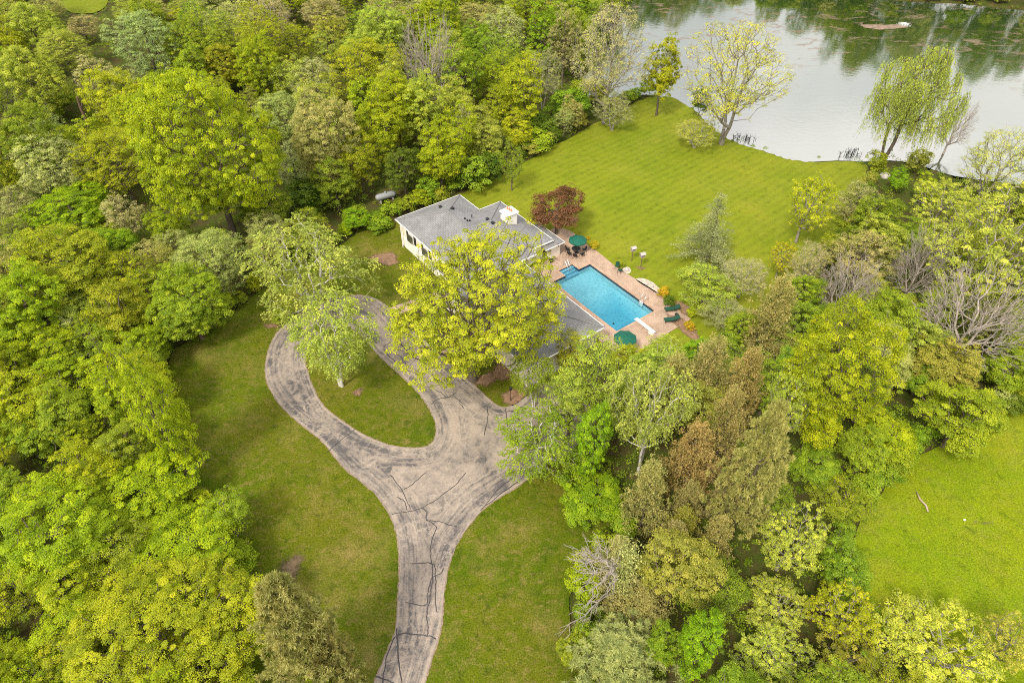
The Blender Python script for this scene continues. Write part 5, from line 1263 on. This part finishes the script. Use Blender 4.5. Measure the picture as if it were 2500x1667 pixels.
# far bank of the lake, reflected in the water
rr = random.Random(11)
for k, (x, y, H_, c) in enumerate([(30, 226, 15, 'green'), (38, 228, 17, 'mid'), (46, 228, 14, 'deep'), (55, 230, 12, 'green'), (64, 232, 8, 'mid'), (78, 206, 17, 'green'), (86, 207, 19, 'deep'), (94, 206, 18, 'green'),
                               (100, 203, 20, 'mid'), (108, 203, 19, 'green'), (115, 200, 17, 'pale'), (122, 199, 18, 'mid'), (130, 192, 18, 'green'), (138, 190, 17, 'mid'), (146, 186, 19, 'green'), (24, 222, 16, 'deep'),
                               (88, 214, 21, 'deep'), (104, 212, 22, 'green'), (118, 210, 21, 'deep'), (134, 203, 21, 'green')]):
    plant('maple', x + rr.uniform(-1, 1), y, float(zg(x, y)), rr.uniform(4.8, 5.8), H_ + 4 if not 70 < x < 90 else 6, c, 'green tree on the far bank of the lake at the top edge', 300 + k, 'trees on the far bank')
for k in range(26):
    x = 28 + k * 4.9; y = (232 if x < 70 else 220 - (x - 70) * .27) + rr.uniform(0, 5)
    plant('airy', x, y, float(zg(x, y)), rr.uniform(4.6, 6.0), rr.uniform(14, 19) if not 70 < x < 92 else 6, ['deep', 'green', 'mid'][k % 3], 'dense green tree behind the first row on the far bank of the lake', 340 + k, 'back row of trees on the far bank')
# golden shrubs on the patio edge
for k, (a, b_, wd, c, lb) in enumerate([(1436, 581, 12, 'shrubgold', 'smallest golden shrub, behind the umbrella of the dining set'), (1451, 598, 25, 'shrubgold', 'golden shrub at the patio edge beside the dining set'),
        (1621, 712, 34, 'shrubgold', 'largest golden shrub, at the patio edge by the gravel bed'), (1691, 764, 31, 'lime', 'greenish golden shrub at the right patio corner'),
        (1683, 794, 27, 'shrubgold', 'golden shrub in the mulch below the right patio corner'), (1521, 645, 16, 'mid', 'low green plant beside the two patio armchairs'),
        (1634, 736, 34, 'deep', 'dark green shrub between the golden shrub and the loungers'), (1352, 634, 8, 'lime', 'leafy plant in the dark planter')]):
    o = from_px('shrub', a, b_, wd, wd * .85, c, lb, 400 + k)
    if k == 7: o.location.z = PZ + .35
# dead snag in the left woods
p = at(218, 318); o = thing('tree_snag', 'broken brown dead trunk standing in the left woods', 'tree', tuple(p))
MB().tube([(0, 0, -.2), (.15, .1, 2), (.1, .2, 4.5), (.3, .2, 6.2)], [.30, .26, .22, .15], 9).build('trunk', M['post'], o)
MB().tube([(.1, .2, 4.0), (.7, .1, 4.9), (.9, 0, 5.6)], [.12, .08, .04], 6).build('branch', M['post'], o)
# dark twigs standing in the shallows
for k, (a, b_, lb) in enumerate([(1812, 340, 'dark dead twigs in the shallows left of the lawn bay'), (2078, 378, 'dark dead twigs in the shallows by the willow')]):
    p = at(a, b_, .12); b = MB(); rr_ = random.Random(k)
    for j in range(26):
        x, y = rr_.gauss(0, 1.1), rr_.gauss(0, .5); h = rr_.uniform(.3, 1.1)
        b.tube([(x, y, -.2), (x + rr_.uniform(-.3, .3), y + rr_.uniform(-.3, .3), h)], [.05, .02], 5)
        for _ in range(2): b.tube([(x, y, h * .5), (x + rr_.uniform(-.6, .6), y + rr_.uniform(-.6, .6), h * rr_.uniform(.6, 1.1))], [.025, .012], 4)
    tag(b.build('dead_twigs', M['dark'], None, loc=tuple(p)), lb, 'plant')

# woodland fill: small trees under the taller crowns, then ground cover
OPEN = [BACK, FRONT, SIDE, CLEAR, LAKE, DRIVE, PATIO]
def wooded(P):
    k = np.ones(len(P), bool)
    for q in OPEN: k &= ~pip(P, q)
    hu, hv = (P - HO) @ HU, (P - HO) @ HV
    k &= ~((hu > -23.5) & (hu < 20) & (hv > -24) & (hv < 5))
    dep = P[:, 1] * _c + (CAM_H) * _s; xs = P[:, 0] / dep * FPX
    k &= (np.abs(xs) < 1500) & (P[:, 1] > 12) & (P[:, 1] < 225)
    return k
rg = np.random.default_rng(77); P = np.column_stack([rg.uniform(-150, 130, 9000), rg.uniform(12, 225, 9000)]); P = P[wooded(P)]
def edge_d(p): return min(np.min(np.linalg.norm(np.array(q) - p, axis=1)) for q in (BACK, FRONT, SIDE, LAKE, DRIVE))
cnt = nfar = 0; planted = list(TREES); clr = np.array(CLEAR).mean(0)
P = P[np.argsort(np.where(P[:, 1] > 92, rg.uniform(92, 400, len(P)), P[:, 1] + rg.uniform(0, 25, len(P))))]
for p in P:
    far = p[1] > 92
    if (nfar if far else cnt - nfar) >= (210 if far else 190): continue
    if p[1] < 26 and -14 < p[0] < 16: continue
    sp = .4 if not far else .5
    if p[0] > 0 and p[1] < 92: sp = .9
    A_ = np.array([(x, y, r) for x, y, r in planted]); gap = np.min(np.hypot(A_[:, 0] - p[0], A_[:, 1] - p[1]) - (.56 if far else .7 if p[0] > 0 else .62) * A_[:, 2])
    e = edge_d(p)
    if gap < sp or e < 1.5: continue
    if p[1] > 125 and abs(math.atan2(p[0], p[1]) - math.atan2(clr[0], clr[1])) < .05 and p[1] < clr[1] + 5: continue
    rx = min(rg.uniform(2.2, 3.8) if not far else rg.uniform(3.6, 5.6), 1.2 + e * .6); H_ = rx * (rg.uniform(1.9, 2.8) if not far else rg.uniform(2.3, 3.3))
    kind = ['maple', 'airy', 'maple', 'airy'][cnt % 4]
    pal = (['bright', 'lime', 'bright', 'mid'] if p[0] < -8 and p[1] < 62 else ['green', 'mid', 'olive', 'soft', 'mid'] if p[0] > 0 and p[1] < 90 else ['green', 'mid', 'soft', 'lime', 'soft', 'sage', 'bright'])
    plant(kind, p[0], p[1], float(zg(*p)) - .1, rx, H_, pal[int(rg.integers(0, len(pal)))], *(('tall woodland tree deep in the woods beyond the house', 500 + cnt, 'tall trees deep in the woods') if far else ('small understory tree filling a gap between taller crowns in the woods', 500 + cnt, 'understory trees in the woods')))
    planted.append((p[0], p[1], rx)); cnt += 1; nfar += int(far)
print('fill', cnt, nfar)
# bushes where the woods meet the grass
ne = 0
for poly, pal in ((SIDE, ['mid', 'green', 'green', 'sage']), (FRONT, ['mid', 'green', 'bright']), (BACK, ['green', 'mid', 'deep', 'olive'])):
    c = curve(poly, 12); last = np.array([1e3, 1e3]); cen = np.mean(poly, 0)
    for a, b_ in zip(c, np.roll(c, -1, 0)):
        if np.linalg.norm(a - last) < 2.3: continue
        n_ = np.array([b_[1] - a[1], a[0] - b_[0]]); n_ /= np.linalg.norm(n_) + 1e-9
        if pip([a + n_ * .8], poly)[0]: n_ = -n_
        q = a + n_ * rg.uniform(.5, 1.3)
        if not wooded(np.array([q + n_ * 1.0]))[0] or q[1] < 24: continue
        if min(np.hypot(q[0] - x, q[1] - y) - .45 * r for x, y, r in TREES) < .2: continue
        rx = rg.uniform(1.1, 2.1); last = a
        plant('shrub', q[0], q[1], float(zg(*q)) - .1, rx, rx * rg.uniform(1.2, 2.0), pal[int(rg.integers(0, len(pal)))], 'bush growing where the woods meet the grass', 1000 + ne, 'bushes along the lawn edges'); ne += 1
print('edge bushes', ne)
for k in range(12):
    x = 62 + k * 8.0; y = 204.5 - k * 2.0 + (k % 3)
    plant('shrub', x, y, .1, 3.4, 5.0, ['pale', 'mid', 'soft'][k % 3], 'rounded green bush on the far bank of the lake at the top edge', 460 + k, 'bushes on the far bank')
n_ = 60000; P = np.column_stack([rg.uniform(-150, 130, n_), rg.uniform(12, 225, n_)]); P = P[wooded(P)]
ph = np.sin(P[:, 0] * .55 + 1.3 * np.sin(P[:, 1] * .31)) * np.sin(P[:, 1] * .47 + 1.1 * np.sin(P[:, 0] * .37)); keep = (rg.uniform(-1, 1, len(P)) < ph + .45) & (rg.uniform(20, 200, len(P)) > P[:, 1] * .8); P = P[keep][:11000]; ph = ph[keep][:11000]
h = np.clip(.3 + 1.6 * (ph + .3), .15, 2.4) * rg.uniform(.15, 1, len(P)) ** .7
C, nr, ti = clump_leaves(rg, np.column_stack([P, zg(P[:, 0], P[:, 1]) + h]), 38, .62, .22)
o = link('undergrowth', leaf_mesh('undergrowth', C, nr, .22, .6, ti, rg)); o.color = (.22, .30, .018, 1)
tag(o, 'tangled green undergrowth covering the floor of the woods', 'undergrowth', kind='stuff')
